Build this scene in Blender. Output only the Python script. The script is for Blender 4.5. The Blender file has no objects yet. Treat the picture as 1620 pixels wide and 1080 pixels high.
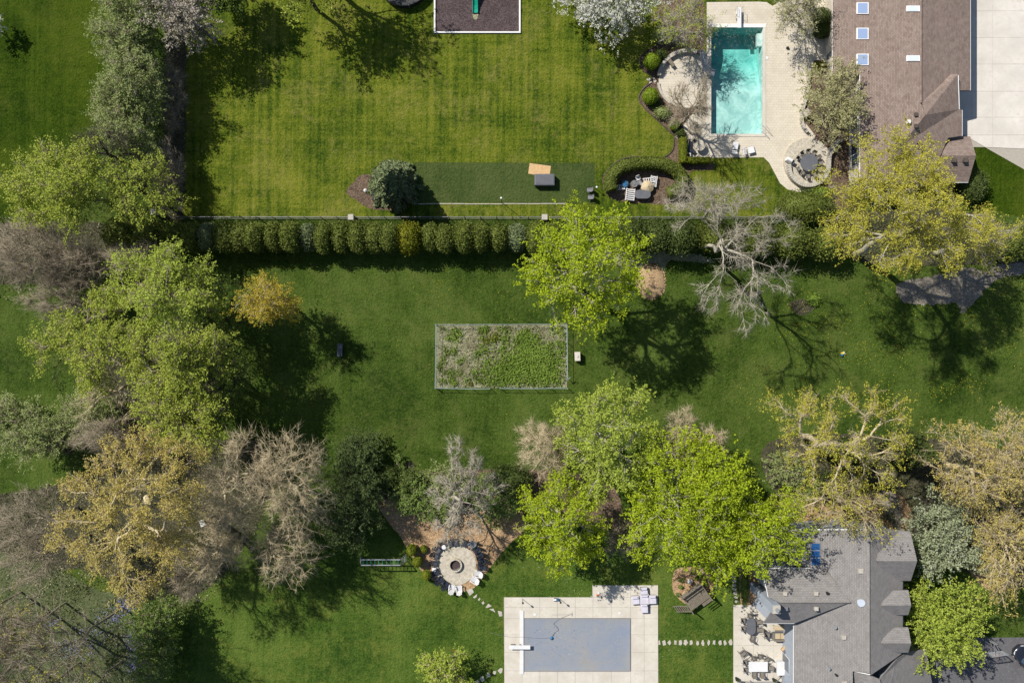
import bpy, bmesh, math, random
import numpy as np
from mathutils import Vector

# ------------------------------------------------------------------ camera, sky, sun, exposure
scn = bpy.context.scene
COL = scn.collection
H = 93.0                                   # height the aircraft hovers at, metres
LENS = 28.0
S = 1620.0 * LENS / (36.0 * H)             # ground pixels (of the 1620 px wide frame) per metre
cam_d = bpy.data.cameras.new('camera'); cam_d.lens = LENS; cam_d.sensor_width = 36.0
cam_d.clip_start = 1.0; cam_d.clip_end = 2000.0
cam = bpy.data.objects.new('camera', cam_d); COL.objects.link(cam)
cam.location = (0, 0, H); cam.rotation_euler = (0, 0, 0); scn.camera = cam

SUN_EL = math.radians(45.0)
SUN_H = Vector((0.785, -0.62)).normalized()          # the way shadows fall
sun_dir = Vector((SUN_H.x * math.cos(SUN_EL), SUN_H.y * math.cos(SUN_EL), -math.sin(SUN_EL)))
w = bpy.data.worlds.new('World'); scn.world = w; w.use_nodes = True
wn = w.node_tree; bg = wn.nodes['Background']
sky = wn.nodes.new('ShaderNodeTexSky'); sky.sky_type = 'NISHITA'; sky.sun_disc = False
sky.sun_elevation = SUN_EL; sky.sun_rotation = math.atan2(-SUN_H.x, -SUN_H.y)
sky.air_density = 1.0; sky.dust_density = 0.6
wn.links.new(sky.outputs[0], bg.inputs[0]); bg.inputs[1].default_value = 0.08
sl = bpy.data.lights.new('sun', 'SUN'); sl.energy = 5.0; sl.angle = math.radians(0.55); sl.color = (1.0, 0.95, 0.87)
so = bpy.data.objects.new('sun', sl); COL.objects.link(so)
so.rotation_euler = sun_dir.to_track_quat('-Z', 'Y').to_euler(); so.location = (-40, 30, 60)
vs = scn.view_settings
vs.view_transform = 'Standard'; vs.look = 'None'; vs.exposure = 0.42; vs.gamma = 1.0; vs.use_curve_mapping = False
scn.render.engine = 'CYCLES'
scn.cycles.max_bounces = 6; scn.cycles.diffuse_bounces = 3; scn.cycles.glossy_bounces = 2
scn.cycles.transmission_bounces = 4; scn.cycles.transparent_max_bounces = 8
scn.cycles.caustics_reflective = False; scn.cycles.caustics_refractive = False

# ------------------------------------------------------------------ helpers
RNG = np.random.default_rng(7)
random.seed(7)

def W(px, py, z=0.0):
    k = (H - z) / H / S
    return ((px - 810.0) * k, (540.0 - py) * k, z)

def W2(px, py, z=0.0):
    a = W(px, py, z); return (a[0], a[1])

def link(o): COL.objects.link(o); return o

def mesh_np(name, V, Fs, smooth=False):
    """V (n,3); Fs list of int arrays (m,k)"""
    me = bpy.data.meshes.new(name)
    V = np.asarray(V, dtype=np.float32)
    Fs = [np.asarray(f, dtype=np.int32) for f in Fs if len(f)]
    me.vertices.add(len(V)); me.vertices.foreach_set('co', V.ravel())
    nl = sum(f.size for f in Fs); nf = sum(len(f) for f in Fs)
    me.loops.add(nl); me.polygons.add(nf)
    me.loops.foreach_set('vertex_index', np.concatenate([f.ravel() for f in Fs]))
    tot = np.concatenate([np.full(len(f), f.shape[1], np.int32) for f in Fs])
    st = np.zeros(nf, np.int32); st[1:] = np.cumsum(tot)[:-1]
    me.polygons.foreach_set('loop_start', st); me.polygons.foreach_set('loop_total', tot)
    if smooth: me.polygons.foreach_set('use_smooth', np.ones(nf, bool))
    me.update(calc_edges=True)
    return me

class MB:
    def __init__(s): s.v = []; s.f = []
    def add(s, V, F):
        b = len(s.v); s.v += [tuple(p) for p in V]; s.f += [tuple(i + b for i in f) for f in F]; return s
    def prism(s, poly, z0, z1, poly_top=None):
        """poly: list of (x,y) ; z0,z1 numbers or lists"""
        n = len(poly); t = poly_top or poly
        a = sum(poly[i][0] * poly[(i + 1) % n][1] - poly[(i + 1) % n][0] * poly[i][1] for i in range(n))
        if a < 0: poly = poly[::-1]; t = t[::-1]; z0 = z0[::-1] if hasattr(z0, '__len__') else z0; z1 = z1[::-1] if hasattr(z1, '__len__') else z1
        Z0 = z0 if hasattr(z0, '__len__') else [z0] * n; Z1 = z1 if hasattr(z1, '__len__') else [z1] * n
        V = [(p[0], p[1], Z0[i]) for i, p in enumerate(poly)] + [(p[0], p[1], Z1[i]) for i, p in enumerate(t)]
        F = [tuple(range(n))[::-1], tuple(range(n, 2 * n))] + [(i, (i + 1) % n, n + (i + 1) % n, n + i) for i in range(n)]
        return s.add(V, F)
    def box(s, c, d, rz=0.0, rx=0.0, ry=0.0):
        from mathutils import Euler
        M = Euler((rx, ry, rz)).to_matrix()
        V = []
        for k in (-1, 1):
            for (i, j) in ((-1, -1), (1, -1), (1, 1), (-1, 1)):
                V.append(Vector(c) + M @ Vector((i * d[0] / 2, j * d[1] / 2, k * d[2] / 2)))
        return s.add(V, [(3, 2, 1, 0), (4, 5, 6, 7), (0, 1, 5, 4), (1, 2, 6, 5), (2, 3, 7, 6), (3, 0, 4, 7)])
    def tube(s, pts, r, n=6, cap=True):
        pts = [Vector(p) for p in pts]; m = len(pts)
        rr = r if hasattr(r, '__len__') else [r] * m
        V = []; F = []
        for i, p in enumerate(pts):
            t = (pts[min(i + 1, m - 1)] - pts[max(i - 1, 0)]).normalized()
            a = t.cross(Vector((0, 0, 1)))
            if a.length < 1e-3: a = t.cross(Vector((1, 0, 0)))
            a.normalize(); b = t.cross(a)
            for k in range(n):
                q = 2 * math.pi * k / n
                V.append(p + (a * math.cos(q) + b * math.sin(q)) * rr[i])
        for i in range(m - 1):
            for k in range(n):
                F.append((i * n + k, i * n + (k + 1) % n, (i + 1) * n + (k + 1) % n, (i + 1) * n + k))
        if cap: F += [tuple(range(n))[::-1] if False else tuple(range(n)), tuple(range((m - 1) * n, m * n))[::-1]]
        return s.add(V, F)
    def lathe(s, prof, c=(0, 0, 0), n=16, sx=1.0, sy=1.0):
        V = []; F = []
        for (r, z) in prof:
            for k in range(n):
                q = 2 * math.pi * k / n
                V.append((c[0] + r * sx * math.cos(q), c[1] + r * sy * math.sin(q), c[2] + z))
        for i in range(len(prof) - 1):
            for k in range(n):
                F.append((i * n + k, i * n + (k + 1) % n, (i + 1) * n + (k + 1) % n, (i + 1) * n + k))
        F += [tuple(range(n))[::-1], tuple(range((len(prof) - 1) * n, len(prof) * n))]
        return s.add(V, F)
    def mesh(s, name, smooth=False):
        me = bpy.data.meshes.new(name); me.from_pydata([tuple(v) for v in s.v], [], s.f); me.update()
        if smooth:
            for p in me.polygons: p.use_smooth = True
        return me

LABELS = {}
def tag(o, label, cat, group=None):
    o['label'] = label; o['category'] = cat
    if group: o['group'] = group
    assert 4 <= len(label.split()) <= 16, label
    if label in LABELS and LABELS[label] != group: raise ValueError('label twice: ' + label)
    LABELS[label] = group
    return o
def thing(name, label, cat, loc=(0, 0, 0), rz=0.0, group=None, sc=1.0):
    o = bpy.data.objects.new(name, None); o.empty_display_size = 0.2; link(o)
    o.location = loc; o.rotation_euler = (0, 0, rz); o.scale = (sc, sc, sc)
    return tag(o, label, cat, group)
def obj(name, me, mat, parent=None, loc=(0, 0, 0), rz=0.0):
    if isinstance(me, MB): me = me.mesh(name)
    if mat is not None and not me.materials: me.materials.append(mat)
    o = bpy.data.objects.new(name, me); link(o)
    o.location = loc; o.rotation_euler = (0, 0, rz)
    if parent is not None: o.parent = parent
    elif False: pass
    return o
def struct(name, me, mat):
    o = obj(name, me, mat); o['kind'] = 'structure'; return o
def stuff(name, me, mat, label=None, cat=None):
    o = obj(name, me, mat); o['kind'] = 'stuff'
    if label: tag(o, label, cat)
    return o

# ------------------------------------------------------------------ materials
def nodes_of(name):
    m = bpy.data.materials.new(name); m.use_nodes = True
    nt = m.node_tree; b = nt.nodes['Principled BSDF']
    return m, nt, b
def N(nt, t, **kw):
    n = nt.nodes.new(t)
    for k, v in kw.items():
        if k.startswith('i_'): n.inputs[k[2:].replace('_', ' ')].default_value = v
        else: setattr(n, k, v)
    return n
def L(nt, a, b): nt.links.new(a, b)
def rgba(c): return (c[0], c[1], c[2], 1.0)
def noise(nt, co, scale, detail=4, rough=0.6, dist=0.0):
    n = N(nt, 'ShaderNodeTexNoise'); n.inputs['Scale'].default_value = scale
    n.inputs['Detail'].default_value = detail; n.inputs['Roughness'].default_value = rough; n.inputs['Distortion'].default_value = dist
    L(nt, co, n.inputs['Vector']); return n.outputs['Fac']
def ramp(nt, f, stops):
    r = N(nt, 'ShaderNodeValToRGB'); e = r.color_ramp.elements
    while len(e) < len(stops): e.new(0.5)
    for k, (p, c) in enumerate(stops):
        e[k].position = p; e[k].color = rgba(c) if hasattr(c, '__len__') else (c, c, c, 1)
    L(nt, f, r.inputs[0]); return r.outputs[0]
def mix(nt, f, a, b, mode='MIX'):
    m = N(nt, 'ShaderNodeMix', data_type='RGBA', blend_type=mode)
    if hasattr(f, 'links') or hasattr(f, 'is_linked'): L(nt, f, m.inputs[0])
    else: m.inputs[0].default_value = f
    for k, v in ((6, a), (7, b)):
        if hasattr(v, 'is_linked'): L(nt, v, m.inputs[k])
        else: m.inputs[k].default_value = rgba(v)
    return m.outputs[2]
def math_n(nt, op, a, b=0.5, clamp=False):
    m = N(nt, 'ShaderNodeMath', operation=op, use_clamp=clamp)
    for k, v in ((0, a), (1, b)):
        if hasattr(v, 'is_linked'): L(nt, v, m.inputs[k])
        else: m.inputs[k].default_value = v
    return m.outputs[0]
def obco(nt): return N(nt, 'ShaderNodeTexCoord').outputs['Object']
def gpos(nt): return N(nt, 'ShaderNodeNewGeometry').outputs['Position']
def bump(nt, b, h, strength=0.3, dist=0.05):
    n = N(nt, 'ShaderNodeBump'); n.inputs['Strength'].default_value = strength; n.inputs['Distance'].default_value = dist
    L(nt, h, n.inputs['Height']); L(nt, n.outputs[0], b.inputs['Normal'])

def M(name, c1, c2=None, scale=3.0, rough=0.75, spec=0.3, metal=0.0, bmp=0.0, speck=None):
    """plain surface with two-scale colour variation"""
    m, nt, b = nodes_of(name)
    b.inputs['Roughness'].default_value = rough; b.inputs['Specular IOR Level'].default_value = spec; b.inputs['Metallic'].default_value = metal
    if c2 is None: c2 = tuple(x * 0.8 for x in c1)
    co = gpos(nt)
    f = noise(nt, co, scale, 5, 0.65)
    col = ramp(nt, f, [(0.32, c2), (0.68, c1)])
    if speck:
        f2 = noise(nt, co, scale * 6, 2, 0.6)
        col = mix(nt, ramp(nt, f2, [(0.55, 0.0), (0.7, 1.0)]), col, speck)
    L(nt, col, b.inputs['Base Color'])
    if bmp: bump(nt, b, noise(nt, co, scale * 5, 4), bmp, 0.05)
    return m

def leafmat(name, c1, c2, trans=0.35, rough=0.6):
    """foliage: colour varies from leaf to leaf, some light passes through"""
    m, nt, b = nodes_of(name)
    g = N(nt, 'ShaderNodeNewGeometry')
    f = noise(nt, g.outputs['Position'], 0.4, 3)
    a = math_n(nt, 'ADD', math_n(nt, 'MULTIPLY', g.outputs['Random Per Island'], 0.55), math_n(nt, 'MULTIPLY', f, 0.6))
    col = ramp(nt, a, [(0.18, tuple(x * .8 for x in c2)), (0.45, tuple((x + y) * .5 for x, y in zip(c1, c2))), (0.72, c1), (0.95, (min(1, c1[0] * 1.18), c1[1] * 1.08, c1[2] * 1.6))])
    L(nt, col, b.inputs['Base Color']); b.inputs['Roughness'].default_value = rough; b.inputs['Specular IOR Level'].default_value = 0.12
    t = N(nt, 'ShaderNodeBsdfTranslucent'); L(nt, col, t.inputs[0])
    ms = N(nt, 'ShaderNodeMixShader'); ms.inputs[0].default_value = trans
    L(nt, b.outputs[0], ms.inputs[1]); L(nt, t.outputs[0], ms.inputs[2])
    L(nt, ms.outputs[0], nt.nodes['Material Output'].inputs[0])
    return m

def lawnmat(name, dark, mid, light, dry, stripes=0.0, dry_amt=0.5, fine=9.0):
    m, nt, b = nodes_of(name)
    co = gpos(nt)
    n1 = noise(nt, co, 0.09, 5, 0.6, 0.4)
    n2 = noise(nt, co, 0.55, 5, 0.65)
    n3 = noise(nt, co, fine, 3, 0.7)
    n4 = noise(nt, co, 2.2, 5, 0.7)
    a = math_n(nt, 'ADD', math_n(nt, 'MULTIPLY', n1, 0.75), math_n(nt, 'MULTIPLY', n2, 0.42))
    a = math_n(nt, 'ADD', a, math_n(nt, 'MULTIPLY', n4, 0.28))
    a = math_n(nt, 'SUBTRACT', a, 0.225)
    if stripes:
        for rot, sc, wgt in ((0.0, 0.62, 1.0), (math.pi / 2, 0.5, 0.45)):
            mp = N(nt, 'ShaderNodeMapping'); mp.inputs['Rotation'].default_value = (0, 0, rot + 0.015); L(nt, co, mp.inputs[0])
            sm = N(nt, 'ShaderNodeMapping'); sm.inputs['Scale'].default_value = (1.9, 0.045, 1); L(nt, mp.outputs[0], sm.inputs[0])
            s1 = noise(nt, sm.outputs[0], 1.0, 4, 0.6)
            a = math_n(nt, 'ADD', a, math_n(nt, 'MULTIPLY', math_n(nt, 'SUBTRACT', s1, 0.5), stripes * wgt))
    a = math_n(nt, 'ADD', a, math_n(nt, 'MULTIPLY', math_n(nt, 'SUBTRACT', n3, 0.5), 0.62))
    col = ramp(nt, a, [(0.33, dark), (0.5, mid), (0.68, light)])
    nd = noise(nt, co, 0.22, 6, 0.7, 0.6)
    nd2 = noise(nt, co, 1.6, 4, 0.7)
    fd = math_n(nt, 'ADD', math_n(nt, 'MULTIPLY', nd, 0.6), math_n(nt, 'MULTIPLY', nd2, 0.4))
    col = mix(nt, ramp(nt, fd, [(0.5, 0.0), (0.68, dry_amt)]), col, dry)
    L(nt, col, b.inputs['Base Color']); b.inputs['Roughness'].default_value = 0.9; b.inputs['Specular IOR Level'].default_value = 0.05
    hh = math_n(nt, 'ADD', n3, math_n(nt, 'MULTIPLY', noise(nt, co, 3.5, 4, 0.7), 0.9))
    bump(nt, b, hh, 0.85, 0.16)
    return m

def mulchmat(name, c1, c2, c3, scale=7.0):
    m, nt, b = nodes_of(name); co = gpos(nt)
    v = N(nt, 'ShaderNodeTexVoronoi'); v.inputs['Scale'].default_value = scale; L(nt, co, v.inputs['Vector'])
    sv = N(nt, 'ShaderNodeSeparateColor'); L(nt, v.outputs['Color'], sv.inputs[0])
    col = ramp(nt, sv.outputs[0], [(0.0, c2), (0.5, c1), (1.0, c3)])
    big = noise(nt, co, 0.6, 4)
    col = mix(nt, ramp(nt, big, [(0.35, 0.45), (0.65, 0.0)]), col, c2)
    L(nt, col, b.inputs['Base Color']); b.inputs['Roughness'].default_value = 0.95; b.inputs['Specular IOR Level'].default_value = 0.05
    bump(nt, b, math_n(nt, 'ADD', sv.outputs[1], noise(nt, co, 4, 4)), 0.7, 0.06)
    return m

def brickmat(name, cols, mortar, bw, bh, rot=0.0, msize=0.012, rough=0.85, bmp=0.25, var=0.35, stain=None):
    m, nt, b = nodes_of(name); co = gpos(nt)
    mp = N(nt, 'ShaderNodeMapping'); mp.inputs['Rotation'].default_value = (0, 0, rot); L(nt, co, mp.inputs[0])
    t = N(nt, 'ShaderNodeTexBrick'); L(nt, mp.outputs[0], t.inputs['Vector'])
    t.inputs['Scale'].default_value = 1.0; t.inputs['Brick Width'].default_value = bw; t.inputs['Row Height'].default_value = bh
    t.inputs['Mortar Size'].default_value = msize; t.inputs['Bias'].default_value = 0.0
    t.inputs['Color1'].default_value = rgba(cols[0]); t.inputs['Color2'].default_value = rgba(cols[1]); t.inputs['Mortar'].default_value = rgba(mortar)
    n = noise(nt, co, 1.4, 5, 0.7)
    col = mix(nt, ramp(nt, n, [(0.35, 0.0), (0.7, var)]), t.outputs['Color'], cols[2])
    if stain:
        n5 = noise(nt, co, 0.25, 5, 0.65, 0.5)
        col = mix(nt, ramp(nt, n5, [(0.52, 0.0), (0.7, 0.6)]), col, stain)
    L(nt, col, b.inputs['Base Color']); b.inputs['Roughness'].default_value = rough; b.inputs['Specular IOR Level'].default_value = 0.15
    bump(nt, b, math_n(nt, 'ADD', math_n(nt, 'MULTIPLY', t.outputs['Fac'], -1.0), math_n(nt, 'MULTIPLY', noise(nt, co, 18, 3), 0.4)), bmp, 0.03)
    return m

m_mid = lawnmat('grass_meadow', (0.018, 0.037, 0.005), (0.045, 0.075, 0.011), (0.075, 0.108, 0.021), (0.10, 0.115, 0.03), 0.2, 0.6, 4.6)
m_up = lawnmat('grass_mown', (0.026, 0.052, 0.005), (0.080, 0.108, 0.009), (0.145, 0.158, 0.019), (0.205, 0.185, 0.05), 0.6, 0.7, 4.6)
m_left = lawnmat('grass_deep', (0.012, 0.030, 0.001), (0.032, 0.056, 0.003), (0.055, 0.080, 0.006), (0.075, 0.088, 0.014), 0.35, 0.5, 4.6)
m_low = lawnmat('grass_lower', (0.022, 0.050, 0.007), (0.054, 0.094, 0.014), (0.092, 0.132, 0.024), (0.14, 0.155, 0.03), 0.3, 0.75, 4.6)
m_turf = lawnmat('artificial_turf', (0.036, 0.056, 0.014), (0.052, 0.074, 0.020), (0.066, 0.088, 0.025), (0.10, 0.11, 0.04), 0.35, 0.55, 4.0)
m_mulch = mulchmat('bark_mulch', (0.135, 0.095, 0.068), (0.06, 0.042, 0.03), (0.215, 0.155, 0.11), 10.0)
m_chip = mulchmat('wood_chips', (0.40, 0.265, 0.145), (0.20, 0.125, 0.07), (0.54, 0.385, 0.235), 11.0)
m_rubber = mulchmat('rubber_mulch', (0.085, 0.062, 0.062), (0.045, 0.033, 0.033), (0.13, 0.10, 0.10), 10)
m_litter = mulchmat('leaf_litter', (0.062, 0.058, 0.036), (0.025, 0.028, 0.014), (0.115, 0.10, 0.07), 9)
m_litter2 = mulchmat('mossy_litter', (0.085, 0.105, 0.045), (0.042, 0.058, 0.02), (0.13, 0.135, 0.075), 8)
m_soil = mulchmat('garden_soil', (0.235, 0.235, 0.145), (0.13, 0.135, 0.075), (0.34, 0.325, 0.22), 8)
m_gravel = mulchmat('grey_gravel', (0.215, 0.19, 0.155), (0.12, 0.105, 0.08), (0.33, 0.29, 0.25), 11)
m_paver = brickmat('cream_pavers', [(0.52, 0.47, 0.38), (0.475, 0.425, 0.34), (0.56, 0.515, 0.43)], (0.36, 0.32, 0.255), 0.42, 0.30, 0.0, 0.016, 0.85, 0.25, 0.5, (0.40, 0.35, 0.28))
m_paver2 = M('flagstone', (0.52, 0.475, 0.39), (0.29, 0.26, 0.205), 3.2, 0.85, 0.2, bmp=0.4, speck=(0.40, 0.36, 0.29))
m_conc = M('concrete', (0.54, 0.505, 0.44), (0.43, 0.395, 0.335), 0.45, 0.85, 0.2, bmp=0.1, speck=(0.45, 0.41, 0.35))
m_conc2 = M('concrete_drive', (0.58, 0.545, 0.49), (0.45, 0.42, 0.375), 0.3, 0.85, 0.2, bmp=0.1, speck=(0.49, 0.455, 0.40))
m_joint = M('joint_dirt', (0.36, 0.33, 0.28), (0.29, 0.265, 0.22), 5)
m_asph = M('asphalt', (0.115, 0.112, 0.118), (0.085, 0.083, 0.088), 0.6, 0.9, 0.2, bmp=0.25, speck=(0.14, 0.14, 0.14))
m_stone = M('pale_stone', (0.44, 0.41, 0.355), (0.32, 0.295, 0.25), 3, 0.85, 0.2, bmp=0.4)
m_white = M('white_paint', (0.68, 0.67, 0.65), (0.60, 0.59, 0.57), 2, 0.5, 0.4)
m_whitepl = M('white_plastic', (0.62, 0.62, 0.62), (0.56, 0.56, 0.56), 2, 0.4, 0.5)
m_black = M('black_paint', (0.018, 0.018, 0.02), (0.012, 0.012, 0.013), 3, 0.5, 0.4)
m_char = M('charcoal_cover', (0.11, 0.115, 0.13), (0.085, 0.09, 0.10), 2, 0.65, 0.3)
m_navy = M('navy_slats', (0.026, 0.034, 0.055), (0.017, 0.022, 0.036), 4, 0.5, 0.4)
m_grey = M('grey_metal', (0.22, 0.22, 0.23), (0.16, 0.16, 0.17), 4, 0.5, 0.5, 0.3)
m_steel = M('galvanised_steel', (0.42, 0.43, 0.44), (0.34, 0.35, 0.36), 5, 0.45, 0.5, 0.5)
m_sling = M('taupe_sling', (0.20, 0.18, 0.155), (0.15, 0.135, 0.115), 6, 0.8, 0.2)
m_wood = M('weathered_wood', (0.185, 0.160, 0.125), (0.115, 0.098, 0.075), 4, 0.85, 0.2, bmp=0.3)
m_ply = M('plywood', (0.55, 0.37, 0.19), (0.38, 0.24, 0.11), 5, 0.8, 0.2, speck=(0.62, 0.45, 0.27))
m_teal = M('teal_plastic', (0.008, 0.30, 0.20), (0.006, 0.24, 0.16), 2, 0.3, 0.5)
m_blue = M('blue_plastic', (0.03, 0.14, 0.30), (0.02, 0.10, 0.22), 2, 0.4, 0.5)
m_orange = M('orange_plastic', (0.6, 0.17, 0.03), (0.5, 0.13, 0.02), 2, 0.4, 0.5)
m_yellowp = M('yellow_plastic', (0.65, 0.5, 0.08), (0.6, 0.45, 0.06), 2, 0.4, 0.5)
m_tan = M('tan_canvas', (0.46, 0.38, 0.25), (0.38, 0.31, 0.20), 3, 0.85, 0.1)
m_lounge = M('lavender_cushion', (0.52, 0.50, 0.56), (0.44, 0.42, 0.48), 2, 0.85, 0.1)
m_barkg = M('grey_bark', (0.42, 0.385, 0.31), (0.29, 0.26, 0.20), 3, 0.9, 0.1, bmp=0.3)
m_barkt = M('tan_bark', (0.52, 0.44, 0.29), (0.37, 0.305, 0.19), 3, 0.9, 0.1, bmp=0.3)
m_barkd = M('dark_bark', (0.10, 0.085, 0.07), (0.06, 0.05, 0.042), 3, 0.9, 0.1, bmp=0.3)
m_barkp = M('brown_twigs', (0.35, 0.30, 0.22), (0.23, 0.19, 0.135), 3, 0.9, 0.1)

lf_lime = leafmat('lime_leaves', (0.42, 0.51, 0.028), (0.215, 0.30, 0.017), 0.46)
lf_pale = leafmat('pale_green_leaves', (0.44, 0.52, 0.085), (0.245, 0.32, 0.045), 0.46)
lf_olive = leafmat('olive_leaves', (0.41, 0.47, 0.075), (0.225, 0.28, 0.04), 0.45)
lf_bud = leafmat('yellow_buds', (0.50, 0.475, 0.07), (0.32, 0.30, 0.04), 0.42)
lf_gold = leafmat('golden_leaves', (0.52, 0.43, 0.06), (0.33, 0.26, 0.032), 0.42)
lf_bronze = leafmat('bronze_buds', (0.56, 0.47, 0.14), (0.38, 0.31, 0.085), 0.42)
lf_grey = leafmat('grey_green_leaves', (0.32, 0.375, 0.135), (0.18, 0.225, 0.07), 0.42)
lf_sil = leafmat('silver_leaves', (0.38, 0.42, 0.25), (0.21, 0.25, 0.13), 0.38)
lf_silo = leafmat('silver_olive_leaves', (0.45, 0.435, 0.21), (0.25, 0.255, 0.11), 0.4)
lf_bloss = leafmat('white_blossom', (0.60, 0.60, 0.50), (0.34, 0.37, 0.25), 0.3)
lf_bloss2 = leafmat('faded_blossom', (0.42, 0.38, 0.29), (0.24, 0.22, 0.16), 0.3)
lf_shrub = leafmat('shrub_leaves', (0.17, 0.235, 0.045), (0.085, 0.13, 0.022), 0.35)
lf_shrub2 = leafmat('fresh_shrub_leaves', (0.21, 0.29, 0.07), (0.11, 0.165, 0.035), 0.38)
lf_dark = leafmat('evergreen_leaves', (0.085, 0.115, 0.028), (0.038, 0.056, 0.013), 0.25)
lf_yew = leafmat('clipped_yew', (0.140, 0.172, 0.032), (0.060, 0.082, 0.014), 0.25)
lf_box = leafmat('clipped_boxwood', (0.17, 0.20, 0.018), (0.09, 0.115, 0.010), 0.25)
lf_chart = leafmat('chartreuse_boxwood', (0.16, 0.23, 0.015), (0.085, 0.14, 0.010), 0.25)
lf_goldy = leafmat('golden_yew', (0.155, 0.165, 0.012), (0.08, 0.09, 0.008), 0.25)
lf_spruce = leafmat('blue_spruce_needles', (0.185, 0.225, 0.10), (0.085, 0.11, 0.048), 0.2)
lf_sprdark = leafmat('dark_spruce_needles', (0.07, 0.105, 0.045), (0.032, 0.052, 0.02), 0.2)
lf_moss = leafmat('moss_green_leaves', (0.105, 0.145, 0.045), (0.05, 0.075, 0.022), 0.3)
lf_weed = leafmat('weed_leaves', (0.22, 0.32, 0.05), (0.115, 0.19, 0.028), 0.4)
lf_grass = leafmat('grass_blades', (0.13, 0.185, 0.036), (0.065, 0.10, 0.018), 0.35)
lf_dan = leafmat('dandelion_petals', (0.48, 0.42, 0.03), (0.34, 0.30, 0.02), 0.2)
lf_blue = leafmat('bluebell_petals', (0.30, 0.29, 0.52), (0.18, 0.175, 0.36), 0.25)
lf_chip = leafmat('fresh_chips', (0.46, 0.33, 0.19), (0.27, 0.18, 0.10), 0.1)
lf_under = leafmat('undergrowth_leaves', (0.13, 0.155, 0.05), (0.07, 0.07, 0.03), 0.3)
m_wire = M('green_wire', (0.24, 0.31, 0.29), (0.17, 0.23, 0.21), 5, 0.5, 0.4)
lf_straw = leafmat('straw', (0.36, 0.34, 0.20), (0.22, 0.21, 0.115), 0.2)

# ------------------------------------------------------------------ outlines and sheets
def spline(pts, per=6, closed=True):
    """Catmull-Rom through pixel points"""
    n = len(pts); out = []
    rng = range(n) if closed else range(n - 1)
    for i in rng:
        if closed: p0, p1, p2, p3 = pts[i - 1], pts[i], pts[(i + 1) % n], pts[(i + 2) % n]
        else: p0, p1, p2, p3 = pts[max(i - 1, 0)], pts[i], pts[i + 1], pts[min(i + 2, n - 1)]
        for k in range(per):
            t = k / per
            out.append(tuple(0.5 * (2 * p1[c] + (p2[c] - p0[c]) * t + (2 * p0[c] - 5 * p1[c] + 4 * p2[c] - p3[c]) * t * t + (3 * p1[c] - p0[c] - 3 * p2[c] + p3[c]) * t ** 3) for c in (0, 1)))
    if not closed: out.append(tuple(pts[-1]))
    return out
def dense(pts, step=3.0, jit=0.7, closed=True):
    out = []; n = len(pts)
    for i in range(n if closed else n - 1):
        a, b = pts[i], pts[(i + 1) % n]
        d = math.hypot(b[0] - a[0], b[1] - a[1]); k = max(1, int(d / step))
        for q in range(k):
            t = q / k
            out.append((a[0] + (b[0] - a[0]) * t + random.uniform(-jit, jit), a[1] + (b[1] - a[1]) * t + random.uniform(-jit, jit)))
    return out
def circle(c, r, n=40, r2=None):
    return [(c[0] + r * math.cos(2 * math.pi * k / n), c[1] + (r2 or r) * math.sin(2 * math.pi * k / n)) for k in range(n)]
def sheet_mesh(name, outer, holes=(), z=0.0):
    """flat polygon with holes, pixel outlines at ground level"""
    bm = bmesh.new()
    edges = []
    for loop in [outer] + list(holes):
        vs_ = [bm.verts.new(W2(*p) + (z,)) for p in loop]
        for i in range(len(vs_)): edges.append(bm.edges.new((vs_[i], vs_[(i + 1) % len(vs_)])))
    bmesh.ops.triangle_fill(bm, use_beauty=True, use_dissolve=False, edges=edges)
    bmesh.ops.recalc_face_normals(bm, faces=bm.faces)
    for f in bm.faces:
        if f.normal.z < 0: f.normal_flip()
    me = bpy.data.meshes.new(name); bm.to_mesh(me); bm.free()
    return me
def sheet(name, outer, z, mat, holes=(), organic=False):
    if organic: outer = dense(spline(outer, 6), *((1.5, 2.2) if name in ('thicket_floor', 'gravel_path', 'bare_soil') else (2.2, 0.8)))
    return struct(name, sheet_mesh(name, outer, holes, z), mat)
def px_box(x0, y0, x1, y1): return [(x0, y0), (x1, y0), (x1, y1), (x0, y1)]
def clip(poly, a, b):
    """keep the part of poly left of a->b (pixel space, y down: keeps the side where cross >= 0)"""
    out = []; n = len(poly)
    f = lambda p: (b[0] - a[0]) * (p[1] - a[1]) - (b[1] - a[1]) * (p[0] - a[0])
    for i in range(n):
        p, q = poly[i], poly[(i + 1) % n]; fp, fq = f(p), f(q)
        if fp >= 0: out.append(p)
        if fp * fq < 0:
            t = fp / (fp - fq); out.append((p[0] + (q[0] - p[0]) * t, p[1] + (q[1] - p[1]) * t))
    return out
def inset_px(poly, d):
    cx = sum(p[0] for p in poly) / len(poly); cy = sum(p[1] for p in poly) / len(poly)
    out = []
    for p in poly:
        l = math.hypot(p[0] - cx, p[1] - cy); k = (l - d) / l
        out.append((cx + (p[0] - cx) * k, cy + (p[1] - cy) * k))
    return out

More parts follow.
